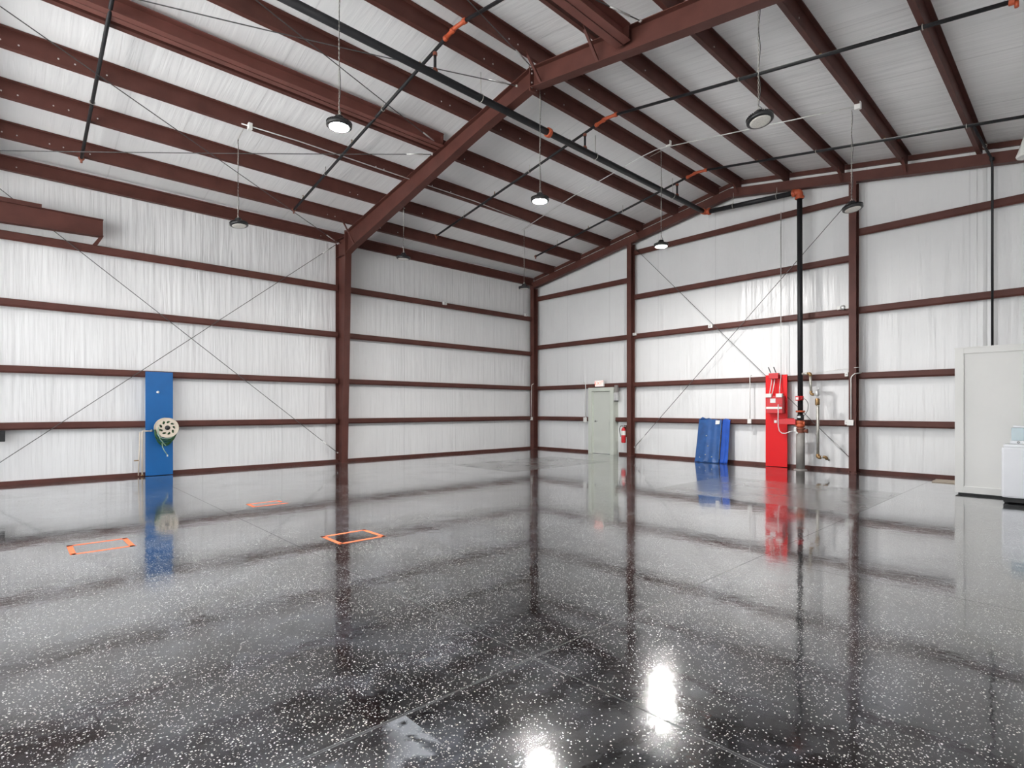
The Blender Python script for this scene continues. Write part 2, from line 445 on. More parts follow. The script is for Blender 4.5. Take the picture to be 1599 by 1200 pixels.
# eave strut
bm = B()
prof = [(0, 0), (.09, -.0), (.09, .025), (.085, .025), (.085, .006), (.006, .006), (.006, .262), (.085, .275), (.085, .255), (.09, .255), (.09, .281), (0, .27)]
hull(bm, [(XL + .02 + a, -1.0, 6.085 + b_) for a, b_ in prof], [(XL + .02 + a, 14.4, 6.085 + b_) for a, b_ in prof])
for yy in (-.4, .1, 6.2, 7.3):
    lathe(bm, [(0, .008), (.012, .008), (.012, 0)], (XL + .025, yy, 6.2), 'X', 8, 1, False)
tag(obj('eave_strut', bm, ['steel', 'bolt']), 'dark red eave strut running along the top of the left wall', 'strut')

# ------------------------------------------------------------------ main frames
def isec_col(bm, cx, cy, w, d, z0, z1, tf=.012, tw=.01, axis='y'):
    """I column: flanges face +-y (axis y)"""
    if axis == 'y':
        box(bm, cx - w / 2, cx + w / 2, cy - d / 2, cy - d / 2 + tf, z0, z1); box(bm, cx - w / 2, cx + w / 2, cy + d / 2 - tf, cy + d / 2, z0, z1)
        box(bm, cx - tw / 2, cx + tw / 2, cy - d / 2 + tf, cy + d / 2 - tf, z0, z1)
def frame(y0, label_c, label_r, group):
    W = .18; h = W / 2; tf = .014
    # column: vertical outer flange, inner flange tapering outwards
    bm = B(); xo = WALLX + .02
    zt = 6.18
    def xin(z): return -14.0 + (z / 5.75) * .22
    box(bm, xo, xo + tf, y0 - h, y0 + h, 0, zt)
    hull(bm, [(xin(0) - tf, y0 - h, 0), (xin(0), y0 - h, 0), (xin(0), y0 + h, 0), (xin(0) - tf, y0 + h, 0)],
         [(xin(5.72) - tf, y0 - h, 5.72), (xin(5.72), y0 - h, 5.72), (xin(5.72), y0 + h, 5.72), (xin(5.72) - tf, y0 + h, 5.72)])
    hull(bm, [(xo + tf, y0 - .005, 0), (xin(0) - tf, y0 - .005, 0), (xin(5.72) - tf, y0 - .005, 5.72), (-13.86, y0 - .005, zt), (xo + tf, y0 - .005, zt)],
         [(xo + tf, y0 + .005, 0), (xin(0) - tf, y0 + .005, 0), (xin(5.72) - tf, y0 + .005, 5.72), (-13.86, y0 + .005, zt), (xo + tf, y0 + .005, zt)])
    box(bm, xo, -13.84, y0 - h, y0 + h, zt, zt + tf)               # cap
    box(bm, xo, xin(5.72), y0 - h + .002, y0 - .005, 5.70, 5.714)    # stiffener
    r = thing('steel_frame_column', label_c, 'column', (-14.2, y0, 0), group)
    obj('column_shaft', bm, 'steel', r)
    bm = B(); box(bm, xo, -13.96, y0 - .12, y0 + .12, 0, .018)
    for dx in (-.07, .07):
        for dy in (-.085, .085): lathe(bm, [(0, .05), (.014, .05), (.014, 0)], (-14.18 + dx * 1.5, y0 + dy, .01), 'Z', 6, 0, False)
    obj('base_plate', bm, 'steel', r)
    # rafter, left slope tapered towards the ridge, right slope
    bm = B()
    bot = [(-13.80, 5.72), (-13.5, 5.80), (-11.0, 6.30), (-8.5, 6.82), (-7.9, 6.93), (RX, 7.115)]
    top = [(x, zr(x)) for x, _ in bot]
    right = [(-4.0, 6.655), (-2.8, 6.455), (-.4, 6.03), (.55, 5.72)]
    bot += right; top += [(x, zr(x)) for x, _ in right]
    for (xa, za), (xb, zb), (_, ta), (_, tb) in zip(bot, bot[1:], top, top[1:]):
        hull(bm, [(xa, y0 - .005, za), (xa, y0 + .005, za), (xa, y0 + .005, ta), (xa, y0 - .005, ta)], [(xb, y0 - .005, zb), (xb, y0 + .005, zb), (xb, y0 + .005, tb), (xb, y0 - .005, tb)])
        for q, r2, s in ((za, zb, 1), (ta, tb, -1)):
            hull(bm, [(xa, y0 - h, q), (xa, y0 + h, q), (xa, y0 + h, q + s * tf), (xa, y0 - h, q + s * tf)], [(xb, y0 - h, r2), (xb, y0 + h, r2), (xb, y0 + h, r2 + s * tf), (xb, y0 - h, r2 + s * tf)])
    rr = thing('steel_frame_rafter', label_r, 'rafter', (RX, y0, 7.1), group)
    obj('rafter_beam', bm, 'steel', rr)
    # bolted end plates at ridge and knee
    bm = B(); box(bm, RX - .016, RX + .016, y0 - h - .005, y0 + h + .005, 7.06, 7.50)
    for zz in (7.12, 7.2, 7.36, 7.43):
        for sy in (-.06, .06): lathe(bm, [(0, -.03), (.014, -.03), (.014, .03), (0, .03)], (RX, y0 + sy, zz), 'X', 6, 1, False)
    obj('ridge_splice_plate', bm, ['steel', 'bolt'], rr)
    bm = B(); box(bm, -13.835, -13.80, y0 - h - .005, y0 + h + .005, 5.66, 6.34)
    obj('knee_plate', bm, 'steel', rr)
    # flange braces from the purlins down to the rafter
    for x, zb in ((-13.32, 5.85), (-6.47, 7.10), (-5.24, 6.89), (-2.77, 6.47)):
        for sd in (-1,):
            bm = B(); a = Vector((x, y0 + sd * .42, zr(x) + .05)); c = Vector((x, y0 + sd * .06, zb))
            for off in ((0, 0), ):
                hull(bm, [a + Vector((-.022, 0, 0)), a + Vector((.022, 0, 0)), a + Vector((.022, 0, .006)), a + Vector((-.022, 0, .006))],
                     [c + Vector((-.022, 0, 0)), c + Vector((.022, 0, 0)), c + Vector((.022, 0, .006)), c + Vector((-.022, 0, .006))])
                hull(bm, [a + Vector((.018, 0, 0)), a + Vector((.022, 0, 0)), a + Vector((.022, 0, .045)), a + Vector((.018, 0, .045))],
                     [c + Vector((.018, 0, 0)), c + Vector((.022, 0, 0)), c + Vector((.022, 0, .045)), c + Vector((.018, 0, .045))])
            obj('flange_brace', bm, 'steel', rr)
frame(FRY, 'tapered dark red frame column against the left wall', 'red rafter crossing the whole roof above the tapered column', 'main steel frames')
frame(-1.03, 'tapered dark red column at the left edge, nearest the camera', 'red rafter at the top left corner, nearest the camera', 'main steel frames')

# end wall rafter + columns
r = thing('end_wall_rafter', 'slender dark red rafter following the roof along the end wall', 'rafter', (RX, 14.38, 7.2))
for a, c in ((WALLX + .02, RX), (RX, XR)):
    bm = B()
    for q, r2 in (((-.23, -.218), 0), ((-.012, 0), 0)):
        hull(bm, [(a, 14.30, zr(a) + q[0]), (a, 14.46, zr(a) + q[0]), (a, 14.46, zr(a) + q[1]), (a, 14.30, zr(a) + q[1])],
             [(c, 14.30, zr(c) + q[0]), (c, 14.46, zr(c) + q[0]), (c, 14.46, zr(c) + q[1]), (c, 14.30, zr(c) + q[1])])
    hull(bm, [(a, 14.30, zr(a) - .22), (a, 14.31, zr(a) - .22), (a, 14.31, zr(a) - .01), (a, 14.30, zr(a) - .01)],
         [(c, 14.30, zr(c) - .22), (c, 14.31, zr(c) - .22), (c, 14.31, zr(c) - .01), (c, 14.30, zr(c) - .01)])
    obj('rafter_beam', bm, 'steel', r)
for x in (-6.47, -4.0, -2.77, -9.57):
    bm = B(); a = Vector((x, 13.98, zr(x) + .04)); c = Vector((x, 14.29, zr(x) - .2))
    hull(bm, [a + Vector((-.025, 0, 0)), a + Vector((.025, 0, 0)), a + Vector((.025, 0, .008)), a + Vector((-.025, 0, .008))],
         [c + Vector((-.025, 0, 0)), c + Vector((.025, 0, 0)), c + Vector((.025, 0, .008)), c + Vector((-.025, 0, .008))])
    obj('flange_brace', bm, 'steel', r)
def end_column(cx, w, label, top):
    r = thing('end_wall_column', label, 'column', (cx, 14.36, 0), 'end wall columns')
    bm = B(); isec_col(bm, cx, 14.36, w, .22, 0, top - .02); obj('column_shaft', bm, 'steel', r)
    bm = B(); box(bm, cx - w / 2 - .02, cx + w / 2 + .02, 14.22, 14.5, 0, .014)
    for dx in (-.05, .05): lathe(bm, [(0, .045), (.014, .045), (.014, 0)], (cx + dx, 14.235, .008), 'Z', 6, 0, False)
    obj('base_plate', bm, 'steel', r)
end_column(-3.77, .15, 'straight dark red column right of the red panel on the end wall', zr(-3.77) - .23)
end_column(-9.92, .15, 'straight dark red column right of the door on the end wall', zr(-9.92) - .23)
end_column(-14.215, .175, 'dark red column in the far corner where both walls meet', zr(-14.2) - .23)

# beams hung between the frames
def box_beam(x0, x1, y0, y1, z0, z1, label, extra=None):
    r = thing('steel_beam', label, 'beam', ((x0 + x1) / 2, (y0 + y1) / 2, z0))
    bm = B()
    box(bm, x0, x1, y0, y1, z0, z0 + .014); box(bm, x0, x1, y0, y1, z1 - .014, z1)
    xm = (x0 + x1) / 2; box(bm, xm - .006, xm + .006, y0, y1, z0 + .014, z1 - .014)
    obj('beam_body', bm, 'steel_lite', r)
    bm = B(); tube(bm, [(xm, y0, z0 - .004), (xm, y1, z0 - .004)], .006, 6); obj('weld_seam', bm, 'steel', r)
    bm = B(); box(bm, x0 + .02, x1 - .02, y1 - .012, y1, z0 + .014, z1 - .014); obj('end_plate', bm, 'steel', r)
    return r
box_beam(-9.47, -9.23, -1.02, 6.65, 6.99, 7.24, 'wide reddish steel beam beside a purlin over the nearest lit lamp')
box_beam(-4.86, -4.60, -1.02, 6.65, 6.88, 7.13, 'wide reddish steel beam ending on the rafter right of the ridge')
r = thing('bracket_beam', 'short deep rusty red beam jutting along the left wall near the ceiling', 'beam', (-13.95, .2, 4.98))
bm = B(); XB = -13.98
hull(bm, [(XB, -1.0, 4.99), (XB + .01, -1.0, 4.99), (XB + .01, -1.0, 5.38), (XB, -1.0, 5.38)], [(XB, 1.42, 5.06), (XB + .01, 1.42, 5.06), (XB + .01, 1.42, 5.40), (XB, 1.42, 5.40)])
hull(bm, [(XB - .08, -1.0, 4.975), (XB + .09, -1.0, 4.975), (XB + .09, -1.0, 4.99), (XB - .08, -1.0, 4.99)], [(XB - .08, 1.42, 5.045), (XB + .09, 1.42, 5.045), (XB + .09, 1.42, 5.06), (XB - .08, 1.42, 5.06)])
box(bm, XB - .09, XB + .08, -1.0, 1.42, 5.385, 5.40)
obj('beam_body', bm, 'steel', r)
bm = B(); box(bm, XB - .06, XB + .06, -1.0, .46, 5.40, 5.47); obj('top_angle', bm, 'steel', r)
bm = B(); hull(bm, [(XB - .05, 1.36, 5.045), (XB + .03, 1.36, 5.045), (XB + .03, 1.42, 5.045), (XB - .05, 1.42, 5.045)], [(GX - .02, 1.26, 4.9), (GX + .05, 1.26, 4.9), (GX + .05, 1.34, 4.9), (GX - .02, 1.34, 4.9)]); obj('support_strut', bm, 'steel', r)

# ------------------------------------------------------------------ bracing rods
def rod(a, c, label, rad=.008, sag=0, group='bracing rods', m='wire'):
    a = Vector(a); c = Vector(c)
    pts = [a.lerp(c, t / 12) - Vector((0, 0, sag * 4 * (t / 12) * (1 - t / 12))) for t in range(13)]
    bm = B(); tube(bm, pts, rad, 6)
    dr = (c - a).normalized()
    r = thing('bracing_rod', label, 'rod', a, group)
    obj('rod', bm, m, r)
    bm = B(); tube(bm, [c - dr * .55, c - dr * .2], rad * 1.8, 8); tube(bm, [c - dr * .03, c], rad * 2.6, 8); obj('turnbuckle', bm, 'bolt', r)
XW = GX + .03
rod((XW, -.9, 6.30), (XW, 6.64, .27), 'thin rod on the left wall sloping down to the foot of the tapered column')
rod((XW + .03, -.55, .12), (XW + .03, 6.62, 6.05), 'thin rod on the left wall rising to the top of the tapered column')
rod((-9.8, GY - .03, 6.55), (-3.86, GY - .03, .34), 'thin rod on the end wall sloping down behind the drain pipe')
rod((-3.86, GY - .055, 6.36), (-9.8, GY - .055, .28), 'thin rod on the end wall sloping down to the column by the door')
rod((-9.5, -.9, 7.0), (-14.05, 6.6, 6.02), 'thin roof rod falling to the tapered column, leftmost overhead', sag=.0)
rod((-14.1, -.9, 6.15), (-9.6, 6.62, 6.93), 'thin roof rod rising to the left reddish beam end', sag=.02)
rod((-9.5, -.9, 6.98), (-6.95, 6.6, 7.22), 'thin sagging roof rod meeting the ridge splice from the left', sag=.05)
rod((-6.85, -.9, 7.42), (-9.35, 6.62, 7.03), 'thin roof rod from above ending beside the left reddish beam', sag=.02)
rod((-4.3, -.9, 7.0), (-6.62, 6.62, 7.42), 'thin roof rod coming down onto the top of the ridge splice', sag=.02)
rod((-6.6, -.9, 7.42), (-4.4, 6.62, 7.04), 'thin roof rod crossing behind the right reddish beam', sag=.0)

# ------------------------------------------------------------------ sprinkler pipes
def coupling(bm, c, ax, r, ln=.07, mi=0):
    c = Vector(c); ax = Vector(ax).normalized()
    tube(bm, [c - ax * ln / 2, c - ax * ln * .4, c + ax * ln * .4, c + ax * ln / 2], [r * 1.25, r * 1.45, r * 1.45, r * 1.25], 14, mi, False)
    sd = ax.cross(Vector((0, 0, 1)));
    if sd.length < .1: sd = Vector((1, 0, 0))
    sd.normalize()
    for s in (-1, 1): tube(bm, [c + sd * s * r * 1.3 - ax * ln * .25, c + sd * s * r * 1.3 + ax * ln * .25], r * .42, 8, mi, False)
def clevis(bm, c, r, top, ax='x'):
    """ring hanger round a pipe with rod up to `top`"""
    c = Vector(c); n = 14; pts = []
    for k in range(n + 1):
        a = PI / 2 + 2 * PI * k / n
        pts.append(c + (Vector((math.cos(a), 0, math.sin(a))) if ax == 'x' else Vector((0, math.cos(a), math.sin(a)))) * (r + .008))
    tube(bm, pts, .006, 6); tube(bm, [c + Vector((0, 0, r)), Vector((c.x, c.y, top))], .006, 6)
def sprinkler_head(bm, p):
    p = Vector(p); tube(bm, [p, p + Vector((0, 0, .03)), p + Vector((0, 0, .06))], [.012, .009, .006], 8)
    lathe(bm, [(0, .064), (.018, .062), (.018, .058), (0, .058)], p, 'Z', 10)
# main
MX, MZ = -7.30, 6.935
r = thing('sprinkler_main_pipe', 'thick black sprinkler pipe running under the left side of the ridge', 'pipe', (MX, 6.5, MZ))
bm = B(); tube(bm, [(MX, -1.1, MZ), (MX, 14.0, MZ)], .062, 20); obj('pipe', bm, 'pipe', r)
bm = B(); coupling(bm, (MX, 7.78, MZ), (0, 1, 0), .062, .09); obj('coupling', bm, 'orange', r)
for yy in (1.5, 6.05, 9.25, 12.4):
    bm = B(); clevis(bm, (MX, yy, MZ), .062, zr(MX) + .02); obj('hanger', bm, 'galv', r)
for yy in (1.02, 5.08, 8.9, 12.62):
    zb = zr(MX) - .035
    bm = B(); tube(bm, [(MX, yy, MZ + .05), (MX, yy, zb)], .024, 10); lathe(bm, [(.045, -.02), (.05, .0), (.045, .03), (.03, .06)], (MX, yy, MZ + .05), 'Z', 12, 1); coupling(bm, (MX, yy, zb - .06), (0, 0, 1), .026, .05, 1)
    obj('riser_nipple', bm, ['pipe', 'rust'], r)
# cross main along the end wall to the riser
r = thing('sprinkler_cross_pipe', 'black pipe along the end wall rafter from ridge to riser', 'pipe', (-6, 14.08, 6.8))
bm = B(); tube(bm, [(MX + .06, 14.08, MZ - .01), (-4.97, 14.13, 6.80)], .062, 18); obj('pipe', bm, 'pipe', r)
bm = B(); tube(bm, bend([(MX, 13.95, MZ), (MX, 14.08, MZ), (MX + .12, 14.08, MZ - .01)], .06), .075, 14); coupling(bm, (MX + .13, 14.08, MZ - .01), (1, 0, -.05), .065, .07); obj('elbow', bm, 'orange', r)
bm = B(); clevis(bm, (-6.5, 14.09, MZ - .05), .062, zr(-6.5) - .2, 'y'); obj('hanger', bm, 'galv', r)
bm = B(); clevis(bm, (-5.4, 14.12, 6.83), .062, zr(-5.4) - .2, 'y'); obj('hanger', bm, 'galv', r)
# branch lines follow the roof slope just below the purlins
def branch(y, x0, x1, label, caps=True, tail=None):
    r = thing('sprinkler_branch_pipe', label, 'pipe', (x0, y, zr(x0) - .04), 'sprinkler branch pipes')
    q = lambda x: (x, y, zr(x) - .036)
    bm = B(); tube(bm, [q(x0), q(RX - .32)], .027, 12)
    obj('pipe', bm, 'pipe', r)
    bm = B(); tube(bm, [q(RX + .2), q(x1)], .027, 12); obj('pipe', bm, 'pipe', r)
    bm = B(); tube(bm, [q(RX - .34), q(RX - .06), q(RX + .22)], .033, 12)
    for xx in (RX - .3, RX - .12, RX + .18): coupling(bm, q(xx), (1, 0, .16 if xx < RX else -.16), .03, .06)
    obj('ridge_fitting', bm, 'orange', r)
    for xx in (x0,):
        bm = B(); coupling(bm, q(xx), (1, 0, .16), .03, .05); tube(bm, [q(xx), (xx, y, zr(xx) - .12)], .02, 8); obj('end_cap', bm, 'rust', r)
    xx = -12.7
    k = 0
    while xx < x1 - .2:
        if abs(xx - RX) > .5 and xx > x0 + .3:
            if k % 2 == 0:
                bm = B(); sprinkler_head(bm, Vector(q(xx)) + Vector((0, 0, .025))); tube(bm, [q(xx), Vector(q(xx)) + Vector((0, 0, .04))], .02, 8); obj('sprinkler_head', bm, 'brass', r)
            else:
                bm = B(); clevis(bm, q(xx), .027, zr(xx) + .12, 'y'); obj('hanger', bm, 'galv', r)
        xx += 1.24; k += 1
    return r
branch(1.02, -13.34, .6, 'black sprinkler branch pipe nearest the camera, crossing the upper left purlins')
branch(5.08, -13.28, .6, 'black sprinkler branch pipe passing behind the nearest lit lamp')
rb = branch(8.92, -12.76, -.64, 'black sprinkler branch pipe crossing the roof just beyond the frame rafter')
bm = B(); coupling(bm, (-.66, 8.92, zr(-.66) - .036), (1, 0, -.16), .03, .06); tube(bm, [(-.62, 8.92, zr(-.62) - .036), (-.62, 8.92, zr(-.62) - .12)], .022, 8); obj('end_cap', bm, 'orange', rb)
branch(12.62, -12.42, .6, 'black sprinkler branch pipe closest to the end wall')
# drop to the white room
r = thing('sprinkler_drop_pipe', 'thin black vertical pipe going down into the top of the white room', 'pipe', (-1.34, 14.2, 2.6))
bm = B(); z0 = zr(-1.45) - .036
tube(bm, bend([(-1.45, 12.65, z0), (-1.40, 14.05, z0 - .02), (-1.36, 14.18, z0 - .1), (-1.34, 14.2, 6.3), (-1.34, 14.2, 2.56)], .06), .022, 10); obj('pipe', bm, 'pipe', r)
bm = B(); coupling(bm, (-1.345, 14.19, 6.42), (0, 0, 1), .024, .06); obj('coupling', bm, 'pipe', r)
bm = B(); clevis(bm, (-1.41, 13.8, z0), .024, zr(-1.4)+.02); obj('hanger', bm, 'galv', r)

# ------------------------------------------------------------------ riser and valves
RXX, RYY = -4.855, 14.15
r = thing('fire_riser', 'black fire riser pipe with orange couplings standing right of the red panel', 'riser', (RXX, RYY, 0))
bm = B(); tube(bm, [(RXX, RYY, 0), (RXX, RYY, .90)], .098, 24); lathe(bm, [(.15, 0), (.15, .012), (.1, .02)], (RXX, RYY, 0), 'Z', 24); obj('standpipe', bm, 'graypipe', r, 'thick grey lower pipe')
bm = B(); tube(bm, [(RXX, RYY, 1.22), (RXX - .02, RYY, 6.74)], .060, 20); obj('riser_pipe', bm, 'pipe', r)
bm = B(); tube(bm, bend([(RXX - .02, RYY, 6.62), (RXX - .02, RYY, 6.80), (RXX - .16, RYY - .01, 6.805)], .07), .08, 16)
coupling(bm, (RXX - .02, RYY, 6.66), (0, 0, 1), .064, .08); coupling(bm, (RXX - .15, RYY - .01, 6.805), (1, 0, 0), .064, .08); obj('top_elbow', bm, 'orange', r)
bm = B(); tube(bm, [(RXX, RYY, .88), (RXX, RYY, .94), (RXX, RYY, .97), (RXX, RYY, 1.04)], [.10, .075, .085, .07], 20); lathe(bm, [(.07, 0), (.105, .0), (.105, .03), (.07, .03)], (RXX, RYY, .99), 'Z', 20); obj('check_valve', bm, 'rust', r)
bm = B(); lathe(bm, [(.06, 0), (.088, .01), (.088, .06), (.07, .08), (.088, .1), (.088, .15), (.06, .16)], (RXX, RYY, 1.04), 'Z', 20)
for s in (-1, 1): tube(bm, [(RXX + s * .09, RYY - .03, 1.07), (RXX + s * .09, RYY - .03, 1.17)], .022, 8)
obj('valve_body', bm, 'orange', r)
bm = B(); lathe(bm, [(.06, 0), (.078, .01), (.078, .12), (.06, .14)], (RXX, RYY, 1.21), 'Z', 20); box(bm, RXX - .04, RXX + .03, RYY - .088, RYY - .075, 1.27, 1.31, 1); obj('butterfly_valve', bm, ['black', 'label'], r)
bm = B(); lathe(bm, [(.06, -.02), (.105, -.012), (.105, .012), (.06, .02)], (RXX, RYY, 1.425), 'Z', 24)
for k in range(8): a = k * PI / 4; lathe(bm, [(0, .025), (.01, .025), (.01, -.025), (0, -.025)], (RXX + .088 * math.cos(a), RYY + .088 * math.sin(a), 1.425), 'Z', 6)
obj('flange', bm, 'orange', r)
bm = B(); lathe(bm, [(.06, -.05), (.072, -.05), (.072, .05), (.06, .05)], (RXX, RYY, 1.75), 'Z', 18); box(bm, RXX - .075, RXX + .01, RYY - .13, RYY - .065, 1.69, 1.80, 0, .008); box(bm, RXX - .06, RXX - .005, RYY - .134, RYY - .13, 1.71, 1.77, 1); obj('flow_switch', bm, ['redbox', 'label'], r)
bm = B(); tube(bm, [(RXX + .06, RYY, .95), (RXX + .15, RYY - .01, .95)], .035, 12); lathe(bm, [(.0, .15), (.055, .15), (.055, .165), (.0, .165)], (RXX, RYY - .01, .95), 'X', 14); obj('side_outlet', bm, 'rust', r)
bm = B(); box(bm, RXX - .12, RXX - .065, RYY - .09, RYY - .03, .93, 1.04, 0, .006); lathe(bm, [(0, -.01), (.03, -.01), (.03, .02), (0, .02)], (RXX - .05, RYY - .1, .90), 'Y', 12); obj('pressure_gauge', bm, 'plastic', r)
bm = B(); tube(bm, bend([(RXX + .05, RYY - .04, 1.76), (RXX + .14, RYY - .06, 1.72), (RXX + .20, RYY - .06, 1.62), (RXX + .19, RYY - .06, 1.46), (RXX + .12, RYY - .06, 1.34), (RXX + .06, RYY - .04, 1.28)], .05), .007, 8); obj('trim_tube', bm, 'wire', r)
# horizontal tamper switch arm + hose
r2 = thing('tamper_switch_arm', 'red horizontal arm with looping grey hose between red panel and riser', 'switch', (-5.2, 14.1, 1.1))
bm = B(); box(bm, -5.33, RXX - .085, 14.06, 14.16, 1.105, 1.235, 0, .006); obj('arm', bm, 'redbox', r2)
bm = B(); box(bm, -5.46, -5.36, 14.08, 14.20, 1.12, 1.24, 0, .006); tube(bm, [(-5.46, 14.1, 1.245), (-4.98, 14.1, 1.245)], .011, 8); box(bm, -5.445, -5.385, 14.074, 14.08, 1.14, 1.20, 1); obj('switch_box', bm, ['redbox', 'label'], r2)
bm = B(); tube(bm, [(-5.34, 14.06, 1.60), (-5.34, 14.05, 1.2), (-5.335, 14.05, 1.05), (-5.31, 14.05, .94), (-5.25, 14.05, .885), (-5.17, 14.05, .88), (-5.08, 14.06, .92), (-4.97, 14.07, .95)], .012, 8); obj('hose', bm, 'conduit', r2)

# drain pipe
r = thing('drain_pipe', 'galvanised drain pipe with brass elbows right of the riser', 'pipe', (-4.45, 14.1, .3))
bm = B()
tube(bm, [(RXX + .05, 14.13, 2.34), (-4.66, 14.1, 2.34)], .028, 12)
tube(bm, [(-4.615, 14.1, 2.29), (-4.60, 14.1, 1.90)], .028, 12)
tube(bm, [(-4.45, 14.1, 1.72), (-4.45, 14.1, .38)], .033, 14)
tube(bm, [(-4.40, 14.1, .335), (-4.32, 14.12, .345)], .026, 12)
tube(bm, [(-4.28, 14.14, .32), (-4.25, 14.24, .27)], .022, 10)
obj('pipe', bm, 'galv', r)
for pts, q in (([(-4.68, 14.1, 2.34), (-4.615, 14.1, 2.34), (-4.613, 14.1, 2.27)], .036), ([(-4.60, 14.1, 1.92), (-4.60, 14.1, 1.84), (-4.53, 14.1, 1.83)], .034),
               ([(-4.45, 14.1, .41), (-4.45, 14.1, .335), (-4.38, 14.1, .335)], .042), ([(-4.34, 14.115, .345), (-4.28, 14.13, .345), (-4.27, 14.15, .29)], .034)):
    bm = B(); tube(bm, bend(pts, .04), q, 12); obj('elbow', bm, 'brass', r)
bm = B(); tube(bm, [(-4.53, 14.1, 1.83), (-4.45, 14.1, 1.83), (-4.45, 14.1, 1.83)][:2], .03, 12); lathe(bm, [(.03, -.06), (.05, -.04), (.05, .05), (.03, .07)], (-4.465, 14.1, 1.85), 'Z', 16); tube(bm, [(-4.44, 14.08, 1.93), (-4.41, 14.05, 1.98)], .02, 8); obj('valve', bm, 'conduit', r)
bm = B(); lathe(bm, [(.033, -.09), (.05, -.07), (.05, .06), (.033, .08)], (-4.46, 14.1, 1.66), 'Z', 16); obj('valve_body', bm, 'brass', r)

# red panel
r = thing('red_backboard', 'tall bright red panel standing against the end wall', 'panel', (-5.51, 14.40, 0))
bm = B(); box(bm, -5.78, -5.25, 14.385, 14.425, .01, 2.36, 0, .004); obj('board', bm, 'red', r)
r = thing('fire_alarm_panel', 'red metal fire alarm box with white labels on the red panel', 'alarm box', (-5.48, 14.3, 1.38))
bm = B(); box(bm, -5.69, -5.29, 14.20, 14.384, 1.38, 1.82, 0, .006); obj('cabinet', bm, 'redbox', r)
bm = B(); box(bm, -5.68, -5.30, 14.188, 14.20, 1.50, 1.81, 0, .004); lathe(bm, [(0, -.008), (.012, -.008), (.012, 0)], (-5.33, 14.188, 1.6), 'Y', 10, 1); d_ = obj('cabinet_door', bm, ['redbox', 'chrome'], r)
bm = B(); box(bm, -5.685, -5.30, 14.184, 14.188, 1.485, 1.54); obj('label_strip', bm, 'plastic', r, 'long white strip label')
bm = B(); box(bm, -5.585, -5.455, 14.184, 14.188, 1.64, 1.75); obj('status_window', bm, 'label', r, 'small grey display')
for xa in (-5.69, -5.435):
    bm = B(); box(bm, xa, xa + .145, 14.15, 14.25, 1.78, 1.875, 0, .006); obj('junction_box', bm, 'plastic', r, 'white junction box on top')
r = thing('antenna_box', 'small red box with two black antennas at top of the red panel', 'box', (-5.54, 14.3, 2.24))
bm = B(); box(bm, -5.65, -5.42, 14.25, 14.384, 2.26, 2.40, 0, .006); obj('housing', bm, 'redbox', r)
for xa in (-5.63, -5.50):
    bm = B(); tube(bm, [(xa + .02, 14.3, 2.40), (xa, 14.3, 2.44), (xa - .045, 14.3, 2.56)], [.006, .012, .012], 8); obj('antenna', bm, 'black', r)

def conduit(pts, label, rad=.009, m='conduit', boxat=None, group='electrical conduits', rb=.05, name='conduit', bsize=(.05, .035, .06)):
    r = thing(name, label, 'conduit', pts[0], group)
    bm = B(); tube(bm, bend(pts, rb), rad, 8); obj('tube', bm, m, r)
    for p in (boxat or []):
        bm = B(); a, b_, c = bsize; box(bm, p[0] - a, p[0] + a, p[1] - b_, p[1] + b_, p[2] - c, p[2] + c, 0, .006); obj('outlet_box', bm, 'plastic', r)
    return r
conduit([(-5.60, 14.33, 2.26), (-5.60, 14.3, 2.15), (-5.615, 14.22, 1.88)], 'short white conduit on the red panel, left one', .011, 'plastic')
conduit([(-5.53, 14.33, 2.26), (-5.53, 14.28, 2.1), (-5.55, 14.22, 1.87)], 'short white conduit on the red panel, middle one', .011, 'plastic')
conduit([(-5.385, 14.35, 6.5), (-5.385, 14.35, 2.3), (-5.39, 14.30, 2.1), (-5.37, 14.22, 1.88)], 'thin grey conduit climbing the end wall above the red panel', .011, 'conduit')
conduit([(-6.19, 14.5, 2.38), (-6.19, 14.40, 2.36), (-6.19, 14.40, 1.22)], 'white conduit left of the red panel with outlet box on girt', .011, 'plastic', [(-6.19, 14.39, 1.16)], rb=.03)
conduit([(-3.62, 14.5, 2.33), (-3.72, 14.22, 2.3), (-3.79, 14.215, 2.22), (-3.79, 14.215, 1.25)], 'white conduit on the front of the column right of the riser', .012, 'plastic', [(-3.80, 14.21, 1.17)], bsize=(.065, .03, .065))
conduit([(-14.08, 14.2, 2.42), (-14.19, 14.22, 2.4), (-14.22, 14.23, 2.3), (-14.22, 14.23, 1.2)], 'white conduit down the far corner column with small box', .011, 'plastic', [(-14.22, 14.22, 1.13)])
conduit([(-11.95, 14.5, 2.40), (-11.80, 14.40, 2.38), (-11.78, 14.40, 2.3), (-11.78, 14.40, 1.2)], 'pale conduit left of the door with outlet box', .013, 'plastic', [(-11.79, 14.39, 1.12)], bsize=(.06, .03, .08))
conduit([(-4.6, 14.44, 2.36), (-4.2, 14.44, 2.42), (-3.6, 14.2, 2.44)], 'thin white cable looping over the girt beside the column', .006, 'plastic')
